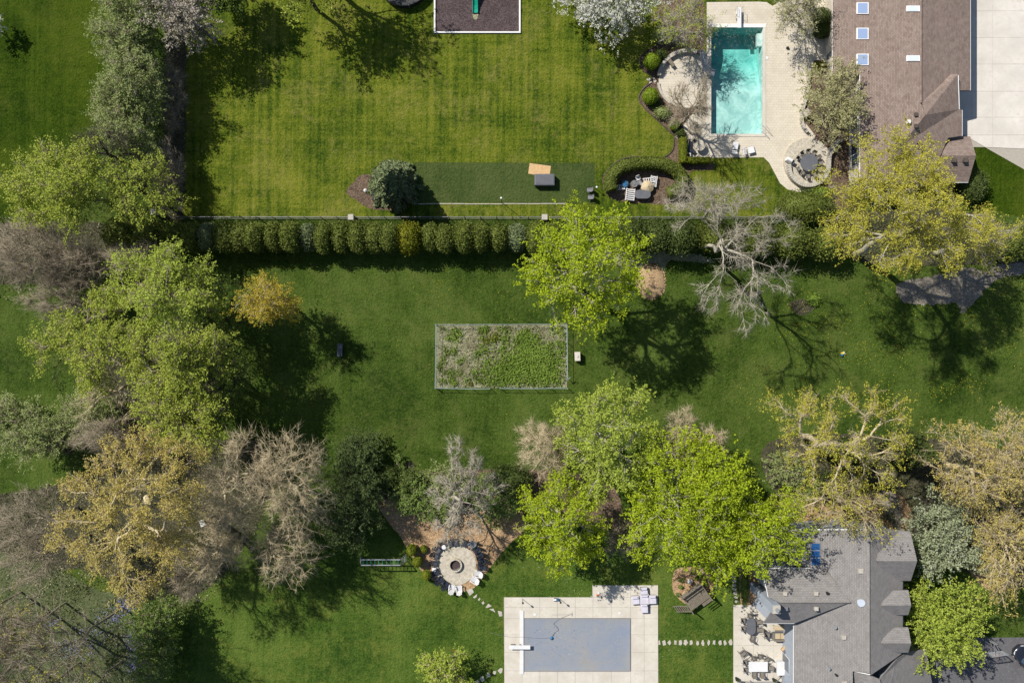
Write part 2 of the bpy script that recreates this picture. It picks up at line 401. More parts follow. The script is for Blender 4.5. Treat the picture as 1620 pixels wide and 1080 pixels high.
# ------------------------------------------------------------------ plants
def segs_mesh(P0, P1, R0, R1, n):
    m = len(P0)
    if m == 0: return np.zeros((0, 3)), np.zeros((0, 4), int)
    T = P1 - P0; T = T / (np.linalg.norm(T, axis=1, keepdims=True) + 1e-9)
    ref = np.where(np.abs(T[:, 2:3]) > 0.9, np.array([[1.0, 0, 0]]), np.array([[0, 0, 1.0]]))
    A = np.cross(T, ref); A /= np.linalg.norm(A, axis=1, keepdims=True) + 1e-9
    B = np.cross(T, A)
    q = np.arange(n) * 2 * np.pi / n
    ring = A[:, None] * np.cos(q)[None, :, None] + B[:, None] * np.sin(q)[None, :, None]
    V = np.concatenate([P0[:, None] + ring * R0[:, None, None], P1[:, None] + ring * R1[:, None, None]], 1).reshape(-1, 3)
    k = np.arange(n); k2 = (k + 1) % n
    F = np.stack([k, k2, n + k2, n + k], 1)[None] + (np.arange(m) * 2 * n)[:, None, None]
    return V, F.reshape(-1, 4)
def twig_mesh(P0, D, R):
    """three sided tapered points"""
    m = len(P0)
    T = D / (np.linalg.norm(D, axis=1, keepdims=True) + 1e-9)
    ref = np.where(np.abs(T[:, 2:3]) > 0.9, np.array([[1.0, 0, 0]]), np.array([[0, 0, 1.0]]))
    A = np.cross(T, ref); A /= np.linalg.norm(A, axis=1, keepdims=True) + 1e-9
    B = np.cross(T, A)
    q = np.arange(3) * 2 * np.pi / 3
    ring = A[:, None] * np.cos(q)[None, :, None] + B[:, None] * np.sin(q)[None, :, None]
    V = np.concatenate([P0[:, None] + ring * R[:, None, None], (P0 + D)[:, None]], 1).reshape(-1, 3)
    F = np.array([[0, 1, 3], [1, 2, 3], [2, 0, 3]])[None] + (np.arange(m) * 4)[:, None, None]
    return V, F.reshape(-1, 3)
def leaf_mesh(rng, C, size, aspect=0.6, up=0.7, dirs=None, fold=0.25, szvar=0.35):
    """one folded diamond per point"""
    m = len(C)
    Nn = rng.normal(size=(m, 3)); Nn /= np.linalg.norm(Nn, axis=1, keepdims=True)
    Nn[:, 2] = np.abs(Nn[:, 2]) * 0.8 + up; Nn /= np.linalg.norm(Nn, axis=1, keepdims=True)
    R = rng.normal(size=(m, 3)) if dirs is None else dirs + rng.normal(size=(m, 3)) * 0.35
    T = R - Nn * np.sum(R * Nn, 1, keepdims=True); T /= np.linalg.norm(T, axis=1, keepdims=True) + 1e-9
    B = np.cross(Nn, T)
    s = size * (1 + rng.uniform(-szvar, szvar, (m, 1)))
    w = s * aspect
    V = np.stack([C - T * s * .5, C + B * w * .5 - Nn * w * fold, C + T * s * .5, C - B * w * .5 - Nn * w * fold], 1).reshape(-1, 3)
    F = np.arange(4 * m).reshape(-1, 4)
    return V, F
def grow(rng, trunk, tips, bf=0.45, smooth=3):
    """balanced minimum spanning tree from a trunk polyline through scattered points"""
    n0 = len(trunk); n = len(tips)
    P = np.concatenate([trunk, tips]); par = np.full(n0 + n, -1); par[1:n0] = np.arange(n0 - 1)
    path = np.zeros(n0 + n)
    for i in range(1, n0): path[i] = path[i - 1] + np.linalg.norm(trunk[i] - trunk[i - 1])
    cost = np.full(n, 1e9); best = np.zeros(n, int)
    start = max(1, int(n0 * 0.45))
    for i in range(start, n0):
        c = np.linalg.norm(tips - P[i], axis=1) + bf * path[i]
        k = c < cost; cost[k] = c[k]; best[k] = i
    order = []
    live = cost.copy()
    for _ in range(n):
        j = int(np.argmin(live)); live[j] = 1e12
        g = n0 + j; p = best[j]; par[g] = p; path[g] = path[p] + np.linalg.norm(P[g] - P[p]); order.append(g)
        c = np.linalg.norm(tips - P[g], axis=1) + bf * path[g]
        k = (c < cost) & (live < 1e11); cost[k] = c[k]; live[k] = c[k]; best[k] = g
        cost[j] = -1
    order = np.array(order)
    nch = np.bincount(par[par >= 0], minlength=n0 + n)
    for _ in range(smooth):
        acc = np.zeros_like(P); np.add.at(acc, par[order], P[order])
        idx = order[nch[order] > 0]
        P[idx] = 0.5 * P[idx] + 0.5 * (0.5 * P[par[idx]] + 0.5 * acc[idx] / nch[idx][:, None])
    return P, par, order, nch
def tree_radii(par, order, n0, tip_r, trunk_r, e=2.3):
    a = np.zeros(len(par)); 
    for g in order[::-1]:
        if a[g] == 0: a[g] = tip_r ** e
        a[par[g]] += a[g]
    for i in range(n0 - 1, 0, -1):
        if a[i] == 0: a[i] = tip_r ** e
        a[i - 1] += a[i]
    r = a ** (1 / e)
    top = r[0]
    r = tip_r + (r - tip_r) * (trunk_r - tip_r) / max(top - tip_r, 1e-6)
    return r
def crown_points(rng, n, c, R, lobes, lob_r=0.42, fill=4.0, zmin=-0.5, rough_=1.0):
    C = []
    g = math.pi * (3 - 5 ** .5)
    for k in range(lobes):
        z = zmin + (1 - zmin) * (k + .5) / lobes; z = min(max(z + rng.uniform(-.12, .12), -0.95), 0.97)
        q = g * k + rng.uniform(-.4, .4); s = math.sqrt(1 - z * z)
        d = rng.uniform(0.42, 0.9)
        C.append((s * math.cos(q) * d, s * math.sin(q) * d, z * d))
    C = np.array(C); lr = rng.uniform(0.75, 1.2, lobes) * lob_r
    k = rng.integers(0, lobes, n)
    U = rng.normal(size=(n, 3)); U /= np.linalg.norm(U, axis=1, keepdims=True)
    rad = rng.uniform(0, 1, n) ** (1 / fill)
    P = C[k] + U * (rad * lr[k])[:, None]
    az = np.arctan2(P[:, 1], P[:, 0]); ph = rng.uniform(0, 6.28, 4); am = rng.uniform(.5, 1, 4)
    f = 1 + rough_ * (.20 * am[0] * np.sin(2 * az + ph[0]) + .17 * am[1] * np.sin(3 * az + ph[1]) + .12 * am[2] * np.sin(5 * az + ph[2]) + .08 * am[3] * np.sin(8 * az + ph[3]))
    P[:, :2] *= f[:, None]
    return np.asarray(c) + P * np.asarray(R)

SEED = [100]
def tree(name, label, px, py, r, h, leaf=None, bark=m_barkg, tips=320, leaves=14000, lsize=0.26, clump=0.5, lobes=14, cb=0.3,
         base=None, trunk_r=None, tip_r=0.02, twigs=0, twig_len=0.7, lob_r=0.42, group=None, cat='tree', bf=0.45, fill=4.0,
         aspect=0.62, up=0.7, upward=0.0, sub=True, zmin=-0.5, twig_r=0.016, spread_leaf=True, parts=None, rough=1.0):
    SEED[0] += 1
    rng = np.random.default_rng(SEED[0])
    zt, zb = h, h * cb; zc = (zt + zb) / 2
    rx, ry = r if hasattr(r, '__len__') else (r, r)
    k = (H - zc) / H / S
    c = np.array(W(px, py, zc)); R = np.array([rx * k, ry * k, (zt - zb) / 2])
    b = np.array(W(*base)) if base else np.array([c[0] + rng.uniform(-.1, .1) * R[0], c[1] + rng.uniform(-.1, .1) * R[1], 0.0])
    b[2] = -0.1
    o = thing(name, label, cat, (b[0], b[1], 0), 0, group)
    org = np.array([b[0], b[1], 0.0])
    top = np.array([b[0] * .45 + c[0] * .55, b[1] * .45 + c[1] * .55, zb + (zt - zb) * 0.45])
    nt_ = 9
    t = np.linspace(0, 1, nt_)[:, None]
    trunk = b + (top - b) * t; trunk[:, :2] += (top - b)[None, :2] * (t ** 1.6 - t)
    trunk[1:, :2] += rng.normal(size=(nt_ - 1, 2)) * 0.02 * h * t[1:]
    if parts:
        wt = np.array([q[3] ** 2 for q in parts], float); wt /= wt.sum(); T = []
        for q, ww in zip(parts, wt):
            kk = (H - q[2]) / H / S
            T.append(crown_points(rng, max(6, int(tips * ww)), W(*q[:3]), np.array([q[3] * kk, q[3] * kk, q[3] * kk * .8]), max(5, lobes // len(parts) + 3), lob_r, fill, zmin))
        T = np.concatenate(T)
    else: T = crown_points(rng, tips, c, R, lobes, lob_r, fill, zmin, rough)
    T[:, 2] = np.maximum(T[:, 2], 0.25)
    P, par, order, nch = grow(rng, trunk, T, bf)
    rad = tree_radii(par, order, nt_, tip_r, trunk_r or max(0.06, h * 0.021), 1.9 if leaf is None else 2.2)
    g = np.concatenate([np.arange(1, nt_), order])
    P0, P1, R0, R1 = P[par[g]], P[g], np.minimum(rad[par[g]], rad[g] * 1.5), rad[g]
    tip_ = P[nt_ - 1] - P[nt_ - 2]; tip_ = tip_ / np.linalg.norm(tip_); rt_ = rad[nt_ - 1]
    P0 = np.concatenate([P0, P[nt_ - 1][None]]); P1 = np.concatenate([P1, (P[nt_ - 1] + tip_ * rt_ * 3)[None]]); R0 = np.append(R0, min(rt_, R1[nt_ - 2])); R1 = np.append(R1, .008)
    big = np.maximum(R1, R0 * .8) > 0.07
    V1, F1 = segs_mesh(P0[big], P1[big], R0[big], R1[big], 6)
    V2, F2 = segs_mesh(P0[~big], P1[~big], R0[~big], R1[~big], 3)
    obj('trunk', mesh_np('trunk', np.concatenate([V1, V2]) - org, [np.concatenate([F1, F2 + len(V1)])]), bark, o)
    ends = order[nch[order] == 0]
    if twigs:
        src = order[rng.integers(0, len(order), twigs)]
        dirs = P[src] - P[par[src]]; dirs /= np.linalg.norm(dirs, axis=1, keepdims=True) + 1e-9
        out = (P[src] - c) / R; 
        D = dirs * 0.5 + rng.normal(size=dirs.shape) * 0.6 + out * 0.3; D[:, 2] += upward
        D /= np.linalg.norm(D, axis=1, keepdims=True); D *= rng.uniform(0.5, 1.3, (twigs, 1)) * twig_len
        st = P[par[src]] + (P[src] - P[par[src]]) * rng.uniform(0, 1, (twigs, 1))
        V, F = twig_mesh(st, D, np.full(twigs, twig_r))
        obj('crown' if leaf is None else 'twigs', mesh_np('twigs', V - org, [F]), bark, o)['kind'] = 'stuff'
    if leaf is not None:
        pool = ends if not spread_leaf else np.concatenate([ends, ends, order])
        if twigs and not sub:
            tp = st + D * rng.uniform(0.3, 1.0, (twigs, 1))
            k = rng.integers(0, twigs, leaves); C = tp[k] + rng.normal(size=(leaves, 3)) * clump * 0.35
        else:
            # leaves gathered in small sprays round the branch ends
            sp = pool[rng.integers(0, len(pool), max(leaves // 14, 1))]
            SC = P[sp] + rng.normal(size=(len(sp), 3)) * clump * np.array([1, 1, .7])
            SD = (SC - c) / R; SD = SD / (np.linalg.norm(SD, axis=1, keepdims=True) + 1e-6) + rng.normal(size=SC.shape) * 0.6; SD[:, 2] *= 0.5
            SD /= np.linalg.norm(SD, axis=1, keepdims=True)
            k = rng.integers(0, len(SC), leaves)
            C = SC[k] + SD[k] * rng.uniform(-.5, 1.6, (leaves, 1)) * clump + rng.normal(size=(leaves, 3)) * clump * 0.24 * np.array([1, 1, .6])
        C[:, 2] = np.maximum(C[:, 2], 0.1)
        V, F = leaf_mesh(rng, C, lsize, aspect, up)
        obj('crown', mesh_np('leaves', V - org, [F]), leaf, o)
    return o

def blob_core(rng, R, z0, e=2.4, nu=14, nv=9, lump=0.06):
    """lumpy super-ellipsoid standing on z0"""
    V = []; F = []
    for j in range(nv + 1):
        v = -math.pi / 2 + math.pi * j / nv
        for i in range(nu):
            u = 2 * math.pi * i / nu
            f = lambda x: math.copysign(abs(x) ** (2 / e), x)
            s = 1 + rng.uniform(-lump, lump)
            V.append((R[0] * f(math.cos(v)) * f(math.cos(u)) * s, R[1] * f(math.cos(v)) * f(math.sin(u)) * s, z0 + R[2] + R[2] * f(math.sin(v)) * s))
    for j in range(nv):
        for i in range(nu):
            F.append((j * nu + i, j * nu + (i + 1) % nu, (j + 1) * nu + (i + 1) % nu, (j + 1) * nu + i))
    return np.array(V), np.array(F)
def blob_surface(rng, n, R, z0, e=2.4, skin=0.08, low=-0.7):
    U = rng.normal(size=(n * 2, 3)); U /= np.linalg.norm(U, axis=1, keepdims=True); U = U[U[:, 2] > low][:n]
    Ue = np.abs(U) ** (1.0)
    k = (np.sum((Ue) ** e, 1)) ** (-1 / e)
    k = k * (1 + rng.normal(size=len(U)) * skin)
    P = U * k[:, None] * np.array(R); P[:, 2] += z0 + R[2]
    return P, U
def bush(name, label, px, py, r, h, leaf, n=1400, lsize=0.16, e=2.4, skin=0.06, group=None, cat='shrub', z0=0.08, core=0.86, ground=True, aspect=0.6, up=0.25, stem=m_barkd, lump=0.06):
    SEED[0] += 1
    rng = np.random.default_rng(SEED[0])
    rx, ry = r if hasattr(r, '__len__') else (r, r)
    zc = h * 0.55; k = (H - zc) / H / S
    c = W(px, py, zc)
    o = thing(name, label, cat, (c[0], c[1], 0), 0, group)
    R = np.array([rx * k, ry * k, (h - z0) / 2])
    cv, cf = blob_core(rng, R * core, z0 + R[2] * (1 - core), e, lump=lump)
    P, U = blob_surface(rng, n, R, z0, e, skin)
    V, F = leaf_mesh(rng, P, lsize, aspect, up, fold=0.2)
    obj('foliage', mesh_np('foliage', np.concatenate([cv, V]), [np.concatenate([cf, F + len(cv)])]), leaf, o)
    obj('stem', MB().tube([(0, 0, -0.05), (0.02, 0, h * 0.4)], [max(.03, R[0] * .08), max(.02, R[0] * .05)], 6), stem, o)
    return o
def conifer(name, label, px, py, r, h, leaf, n=9000, group=None, lsize=0.42, cb=0.06, droop=0.25, base=None, cat='tree', bark=m_barkd, power=0.8):
    """whorled branches carrying flat sprays of needles"""
    SEED[0] += 1
    rng = np.random.default_rng(SEED[0])
    zc = h * 0.3; k = (H - zc) / H / S
    c = W(px, py, zc); Rm = r * k
    o = thing(name, label, cat, (c[0], c[1], 0), 0, group)
    zs = []; br0 = []; br1 = []
    z = h * cb
    while z < h * 0.97:
        f = (1 - (z / h)) ** power
        m = int(6 + 8 * f); a0 = rng.uniform(0, 6.28)
        for i in range(m):
            a = a0 + 6.283 * i / m + rng.uniform(-.2, .2); l = Rm * f * rng.uniform(0.82, 1.1)
            br0.append((0, 0, z + l * 0.12)); br1.append((l * math.cos(a), l * math.sin(a), z - l * droop + rng.uniform(-.1, .1)))
        z += h * 0.045 + 0.05
    br0, br1 = np.array(br0), np.array(br1)
    ln = np.linalg.norm(br1 - br0, axis=1)
    pick = rng.choice(len(br0), n, p=ln / ln.sum())
    t = rng.uniform(0.12, 1.0, n)[:, None] ** 0.7
    D = (br1 - br0)[pick]; Dn = D / np.linalg.norm(D, axis=1, keepdims=True)
    side = np.cross(Dn, np.array([[0, 0, 1.0]])); side /= np.linalg.norm(side, axis=1, keepdims=True)
    wdt = (1.05 - t) * ln[pick][:, None] * 0.28 + 0.1
    sg = rng.uniform(-1, 1, (n, 1))
    C = br0[pick] + D * t + side * sg * wdt; C[:, 2] += rng.normal(size=n) * 0.07
    V, F = leaf_mesh(rng, C, lsize, 0.42, 0.6, dirs=Dn * 0.8 + side * np.sign(sg) * 0.8, fold=0.3)
    obj('crown', mesh_np('needles', V, [F]), leaf, o)
    tr = MB().tube([(0, 0, -.1), (0, 0, h * .5), (0, 0, h * .98)], [h * .022, h * .014, .02], 7)
    V2, F2 = segs_mesh(br0, br0 + (br1 - br0) * .9, np.full(len(br0), .025), np.full(len(br0), .012), 3)
    tv = np.array([tuple(v) for v in tr.v])
    me = mesh_np('trunk', np.concatenate([tv, V2]), [np.array([f for f in tr.f if len(f) == 4]), F2 + len(tv)])
    obj('trunk', me, bark, o)
    return o
def hedge_run(name, label, pts, width, h, leaf, per_m=420, lsize=0.15, group=None, cat='hedge', boxy=True):
    """clipped hedge along a pixel path: lumpy core with leaves all over it"""
    SEED[0] += 1
    rng = np.random.default_rng(SEED[0])
    Q = [np.array(W2(*p)) for p in pts]
    c0 = sum(Q) / len(Q); o = thing(name, label, cat, (c0[0], c0[1], 0), 0, group)
    Q = [q - c0 for q in Q]; n = len(Q)
    prof = [(-.5, 0.02), (-.5, .55), (-.46, .9), (-.3, 1.0), (.3, 1.0), (.46, .9), (.5, .55), (.5, 0.02)] if boxy else \
           [(-.42, 0.02), (-.5, .4), (-.44, .75), (-.22, .97), (0.05, 1.0), (.28, .95), (.46, .72), (.5, .4), (.42, 0.02)]
    m = len(prof); V = []; F = []
    for i, q in enumerate(Q):
        t = Q[min(i + 1, n - 1)] - Q[max(i - 1, 0)]; t = t / np.linalg.norm(t); s = np.array([t[1], -t[0]])
        for (a, b) in prof:
            j = 1 + rng.uniform(-.05, .05)
            p = q + s * a * width * 0.93 * j
            V.append((p[0], p[1], b * h * 0.96 * (1 + rng.uniform(-.03, .03))))
    for i in range(n - 1):
        for j in range(m - 1):
            F.append((i * m + j, i * m + j + 1, (i + 1) * m + j + 1, (i + 1) * m + j))
    V = np.array(V); F = np.array(F)
    # leaf points on the quads
    a, b, c, d = V[F[:, 0]], V[F[:, 1]], V[F[:, 2]], V[F[:, 3]]
    ar = np.linalg.norm(np.cross(c - a, d - b), axis=1) / 2
    cnt = int(ar.sum() * per_m / 3)
    k = rng.choice(len(F), cnt, p=ar / ar.sum()); u = rng.uniform(0, 1, (cnt, 1)); v = rng.uniform(0, 1, (cnt, 1))
    C = (a[k] * (1 - u) + b[k] * u) * (1 - v) + (d[k] * (1 - u) + c[k] * u) * v + rng.normal(size=(cnt, 3)) * 0.05
    LV, LF = leaf_mesh(rng, C, lsize, 0.6, 0.3)
    e1, e2 = np.arange(m)[None], (np.arange(m) + (n - 1) * m)[None]
    obj('foliage', mesh_np('foliage', np.concatenate([V, LV]), [np.concatenate([F, LF + len(V)]), e1, e2]), leaf, o)
    return o

# ------------------------------------------------------------------ the ground and what is laid on it
POOL = [(1125, 44), (1207, 44), (1206, 212), (1125, 212)]
sheet('ground', px_box(-3400, -3400, 5020, 4480), 0.0, m_mid, [POOL])
sheet('lawn', dense([(284, -300), (1330, -300), (1330, 345), (284, 345)], 20, 0), 0.004, m_up, [POOL])
sheet('lawn', [(-900, -300), (170, -300), (165, 120), (150, 300), (60, 420), (-900, 480)], 0.004, m_left)
sheet('lawn', [(318, 955), (420, 920), (520, 880), (600, 850), (640, 862), (700, 930), (795, 890), (850, 870), (1165, 870), (1165, 1400), (318, 1400)], 0.004, m_low, organic=True)
sheet('lawn', [(1535, 232), (1560, 233), (1622, 268), (1900, 420), (1900, 520), (1640, 350), (1560, 330), (1500, 310)], 0.006, m_left)
sheet('thicket_floor', [(262, -120), (292, -120), (290, 336), (262, 352), (245, 300), (262, 200)], 0.010, m_litter, organic=True)
sheet('thicket_floor', [(-60, 365), (80, 350), (180, 355), (300, 390), (240, 420), (160, 430), (130, 455), (60, 450), (-60, 440)], 0.010, m_litter, organic=True)
sheet('thicket_floor', [(120, 560), (200, 540), (330, 520), (350, 600), (330, 690), (410, 700), (420, 800), (330, 930), (220, 945), (130, 900), (-60, 905), (-60, 800), (110, 760), (200, 680)], 0.010, m_litter, organic=True)
sheet('thicket_floor', [(-80, 880), (60, 890), (150, 930), (205, 945), (228, 1000), (225, 1110), (-80, 1110)], 0.012, m_litter2, organic=True)
sheet('thicket_floor', [(1300, 345), (1500, 330), (1640, 380), (1640, 412), (1420, 420), (1330, 400)], 0.010, m_litter, organic=True)
sheet('shrub_bed', [(596, 748), (700, 745), (830, 742), (960, 760), (980, 830), (900, 830), (820, 800), (700, 820), (640, 830), (610, 800)], 0.010, m_mulch, organic=True)
sheet('shrub_bed', [(1215, 700), (1420, 690), (1620, 730), (1640, 900), (1600, 930), (1530, 905), (1440, 850), (1250, 800)], 0.010, m_litter, organic=True)
sheet('chip_bed', [(596, 790), (640, 795), (720, 815), (810, 800), (832, 832), (800, 866), (772, 902), (745, 932), (715, 932), (686, 918), (670, 905), (655, 885), (634, 850), (612, 822)], 0.016, m_chip, organic=True)
sheet('chip_bed', [(1244, 795), (1330, 790), (1420, 780), (1430, 840), (1250, 850)], 0.016, m_chip, organic=True)
sheet('chip_bed', [(1172, 885), (1192, 880), (1260, 862), (1262, 905), (1215, 915), (1218, 975), (1190, 968), (1172, 955)], 0.016, m_chip, organic=True)
sheet('chip_bed', [(1526, 884), (1534, 905), (1552, 925), (1572, 935), (1592, 932), (1580, 905), (1555, 890)], 0.016, m_chip, organic=True)
sheet('chip_bed', [(1066, 905), (1075, 898), (1092, 896), (1112, 898), (1126, 912), (1128, 930), (1118, 948), (1098, 958), (1075, 948), (1064, 930)], 0.016, m_chip, organic=True)
sheet('bare_soil', [(1250, 478), (1268, 474), (1284, 480), (1288, 490), (1272, 498), (1254, 492)], 0.008, m_litter, organic=True)
sheet('bare_soil', [(640, 733), (650, 730), (656, 738), (652, 746), (643, 745)], 0.008, m_litter, organic=True)
sheet('bare_soil', [(960, 398), (1000, 392), (1050, 398), (1100, 402), (1130, 412), (1110, 416), (1062, 412), (1050, 428), (1046, 445), (1020, 440), (985, 425)], 0.008, m_soil, organic=True)
sheet('gravel_path', [(1418, 452), (1445, 442), (1480, 436), (1530, 424), (1560, 428), (1590, 414), (1640, 408), (1640, 430), (1590, 438), (1565, 452), (1545, 474), (1522, 496), (1513, 480), (1470, 482), (1430, 478)], 0.008, m_gravel, organic=True)
sheet('gravel_path', [(1390, 782), (1420, 785), (1428, 840), (1420, 846), (1402, 815)], 0.020, m_gravel, organic=True)
# mulch beds of the upper garden
sheet('mulch_bed', [(1052, 60), (1036, 74), (1018, 84), (1012, 100), (1019, 113), (1032, 121), (1016, 141), (1010, 157), (1020, 172), (1046, 196), (1066, 216), (1067, 232), (1058, 245), (1040, 250),
                    (1000, 248), (974, 258), (958, 272), (953, 290), (960, 308), (980, 318), (1020, 322), (1070, 322), (1086, 302), (1090, 275), (1100, 270), (1128, 268), (1124, 250), (1098, 215), (1112, 120), (1114, 5), (1090, -20), (1040, 10)], 0.010, m_mulch, organic=True)
sheet('mulch_bed', [(548, 303), (560, 288), (572, 276), (600, 280), (640, 300), (640, 330), (600, 332), (584, 329), (565, 318)], 0.010, m_mulch, organic=True)
sheet('mulch_bed', [(1283, 96), (1345, 96), (1345, 330), (1300, 335), (1285, 300), (1270, 270), (1290, 215), (1270, 190), (1275, 130)], 0.030, m_mulch)
# paved decks
deck_outer = [(1118, 4), (1200, 3), (1213, 4), (1222, 10), (1232, 4), (1345, -10), (1345, 250), (1320, 300), (1262, 304), (1246, 300), (1234, 290), (1226, 275), (1217, 258), (1208, 249), (1088, 250), (1086, 215), (1080, 200), (1100, 175), (1118, 160), (1118, 90)]
sheet('pool_deck', deck_outer, 0.024, m_paver, [POOL])
struct('round_terrace', sheet_mesh('round_terrace', [p for p in circle((1086, 127), 44, 60) if p[0] < 1119.5] , (), 0.028), m_paver)
tb = [(655, 257), (941, 258), (941, 322), (648, 320)]
sheet('putting_turf', tb, 0.016, m_turf)
sheet('asphalt_drive', [(1470, 1100), (1466, 1050), (1480, 1030), (1545, 1008), (1800, 1006), (1800, 1400), (1470, 1400)], 0.016, m_asph)

# concrete slabs
def slab_field(name, cells, z, mat, joint_poly, gap=0.35):
    s = struct(name, sheet_mesh(name, joint_poly, (), z), m_joint)
    for c in cells:
        mb = MB().prism([W2(*p) for p in c], z + 0.004, z + 0.05 + random.uniform(-0.004, 0.004))
        obj('slab', mb, mat, s)
    return s
def grid_cells(xs, ys, g=0.14):
    return [[(xs[i] + g, ys[j] + g), (xs[i + 1] - g, ys[j] + g), (xs[i + 1] - g, ys[j + 1] - g), (xs[i] + g, ys[j + 1] - g)] for i in range(len(xs) - 1) for j in range(len(ys) - 1)]
cells = []
for c in grid_cells([1470, 1502, 1537, 1570, 1622, 1680, 1740], [-60, -20, 18, 60, 102, 145, 186, 214, 250, 300]):
    c = clip(c, (1620, 268), (1558, 233)); 
    if len(c) > 2: c = clip(c, (1558, 233), (1535, 232))
    if len(c) > 2: c = clip(c, (1740, 336), (1620, 268))
    if len(c) > 2: cells.append(c)
slab_field('driveway', cells, 0.02, m_conc2, [(1470, -60), (1740, -60), (1740, 336), (1620, 268), (1558, 233), (1470, 232)])
cells = []
for c in grid_cells([798, 826, 854, 882, 910, 938, 967, 997.5, 1019, 1041], [925, 944, 960, 977.5, 1003, 1031, 1060, 1088, 1120]):
    mx, my = (c[0][0] + c[2][0]) / 2, (c[0][1] + c[2][1]) / 2
    if my < 944 and mx < 937: continue
    if 829 < mx < 997 and 977 < my < 1060: continue
    if mx < 854 and mx > 826 and 977 < my < 1060: continue
    cells.append(c)
for c in grid_cells([826, 828.6], [977.5, 1003, 1031, 1060], 0.15): cells.append(c)
slab_field('covered_pool_deck', cells, 0.02, m_conc, [(797, 944), (937, 944), (937, 925), (1041, 925), (1042, 1120), (798, 1120)])
slab_field('dining_patio', grid_cells([1160, 1192, 1224, 1262], [956, 988, 1020, 1052, 1084, 1120]), 0.02, m_conc, [(1160, 956), (1262, 956), (1262, 1120), (1160, 1120)])

# stepping stones: each stone a piece of its path
def stones(polys, z=0.02):
    s = bpy.data.objects.new('stepping_stone_path', None); link(s); s['kind'] = 'structure'
    for p in polys:
        a = [W2(*q) for q in p]
        mb = MB().prism(a, 0.0, z + 0.025, [W2(*q) for q in inset_px(p, 0.25)])
        obj('stone', mb, m_stone, s)
def stone_shape(cx, cy, wx, wy, rot=0.0):
    n = random.choice((4, 5, 5, 6)); out = []
    for k in range(n):
        a = 2 * math.pi * k / n + random.uniform(-.25, .25) + rot; q = random.uniform(.85, 1.15)
        out.append((cx + wx * q * math.cos(a), cy + wy * q * math.sin(a)))
    return out
stones([[(738, 933), (747, 930), (750, 936), (743, 942)], [(748, 944), (755, 939), (754, 944), (750, 946)], [(756, 948), (759, 944.5), (760.5, 946.5), (758, 950)],
        [(761.5, 953), (765, 950), (767, 953), (764, 956)], [(768, 960), (773, 954), (778, 958), (771, 961)], [(774, 963), (781, 962), (784, 968.5), (780, 966)], [(787, 965), (794.5, 967), (795, 974), (790, 974.5)]])
xs = [1043, 1051, 1059, 1068, 1076.5, 1085, 1093.5, 1103.5, 1112, 1121, 1130, 1139, 1147, 1156]
stones([stone_shape(x, 1015.8 + random.uniform(-.6, .6), random.uniform(2.4, 3.6), 5.0, random.uniform(0, 1)) for x in xs])
stones([stone_shape(*q, random.uniform(0, 2)) for q in [(792, 1060, 4.5, 4.5), (782, 1063, 3.5, 3.5), (773, 1067, 4, 4), (763, 1073, 4, 4.5), (755, 1079, 4, 4)]])
stones([stone_shape(*q, random.uniform(0, 2)) for q in [(1172, 877, 5, 4.5), (1167, 884, 5, 4), (1164, 892, 4, 4), (1160.5, 905, 4.2, 3.2), (1161, 912, 4, 3), (1161.5, 919, 4, 3), (1161.5, 925.5, 3.6, 2.8), (1162, 931.5, 3.6, 2.8), (1163, 938, 3.8, 2.8), (1164, 944.5, 3.6, 2.4), (1165, 950.5, 4, 2.8)]])
stones([stone_shape(*q) for q in [(1026, 126, 3, 3), (1033, 124, 3, 2.6), (1029, 131, 3, 2.6), (1036, 128.5, 2.6, 3), (1071, 217, 3.2, 3.2)]])

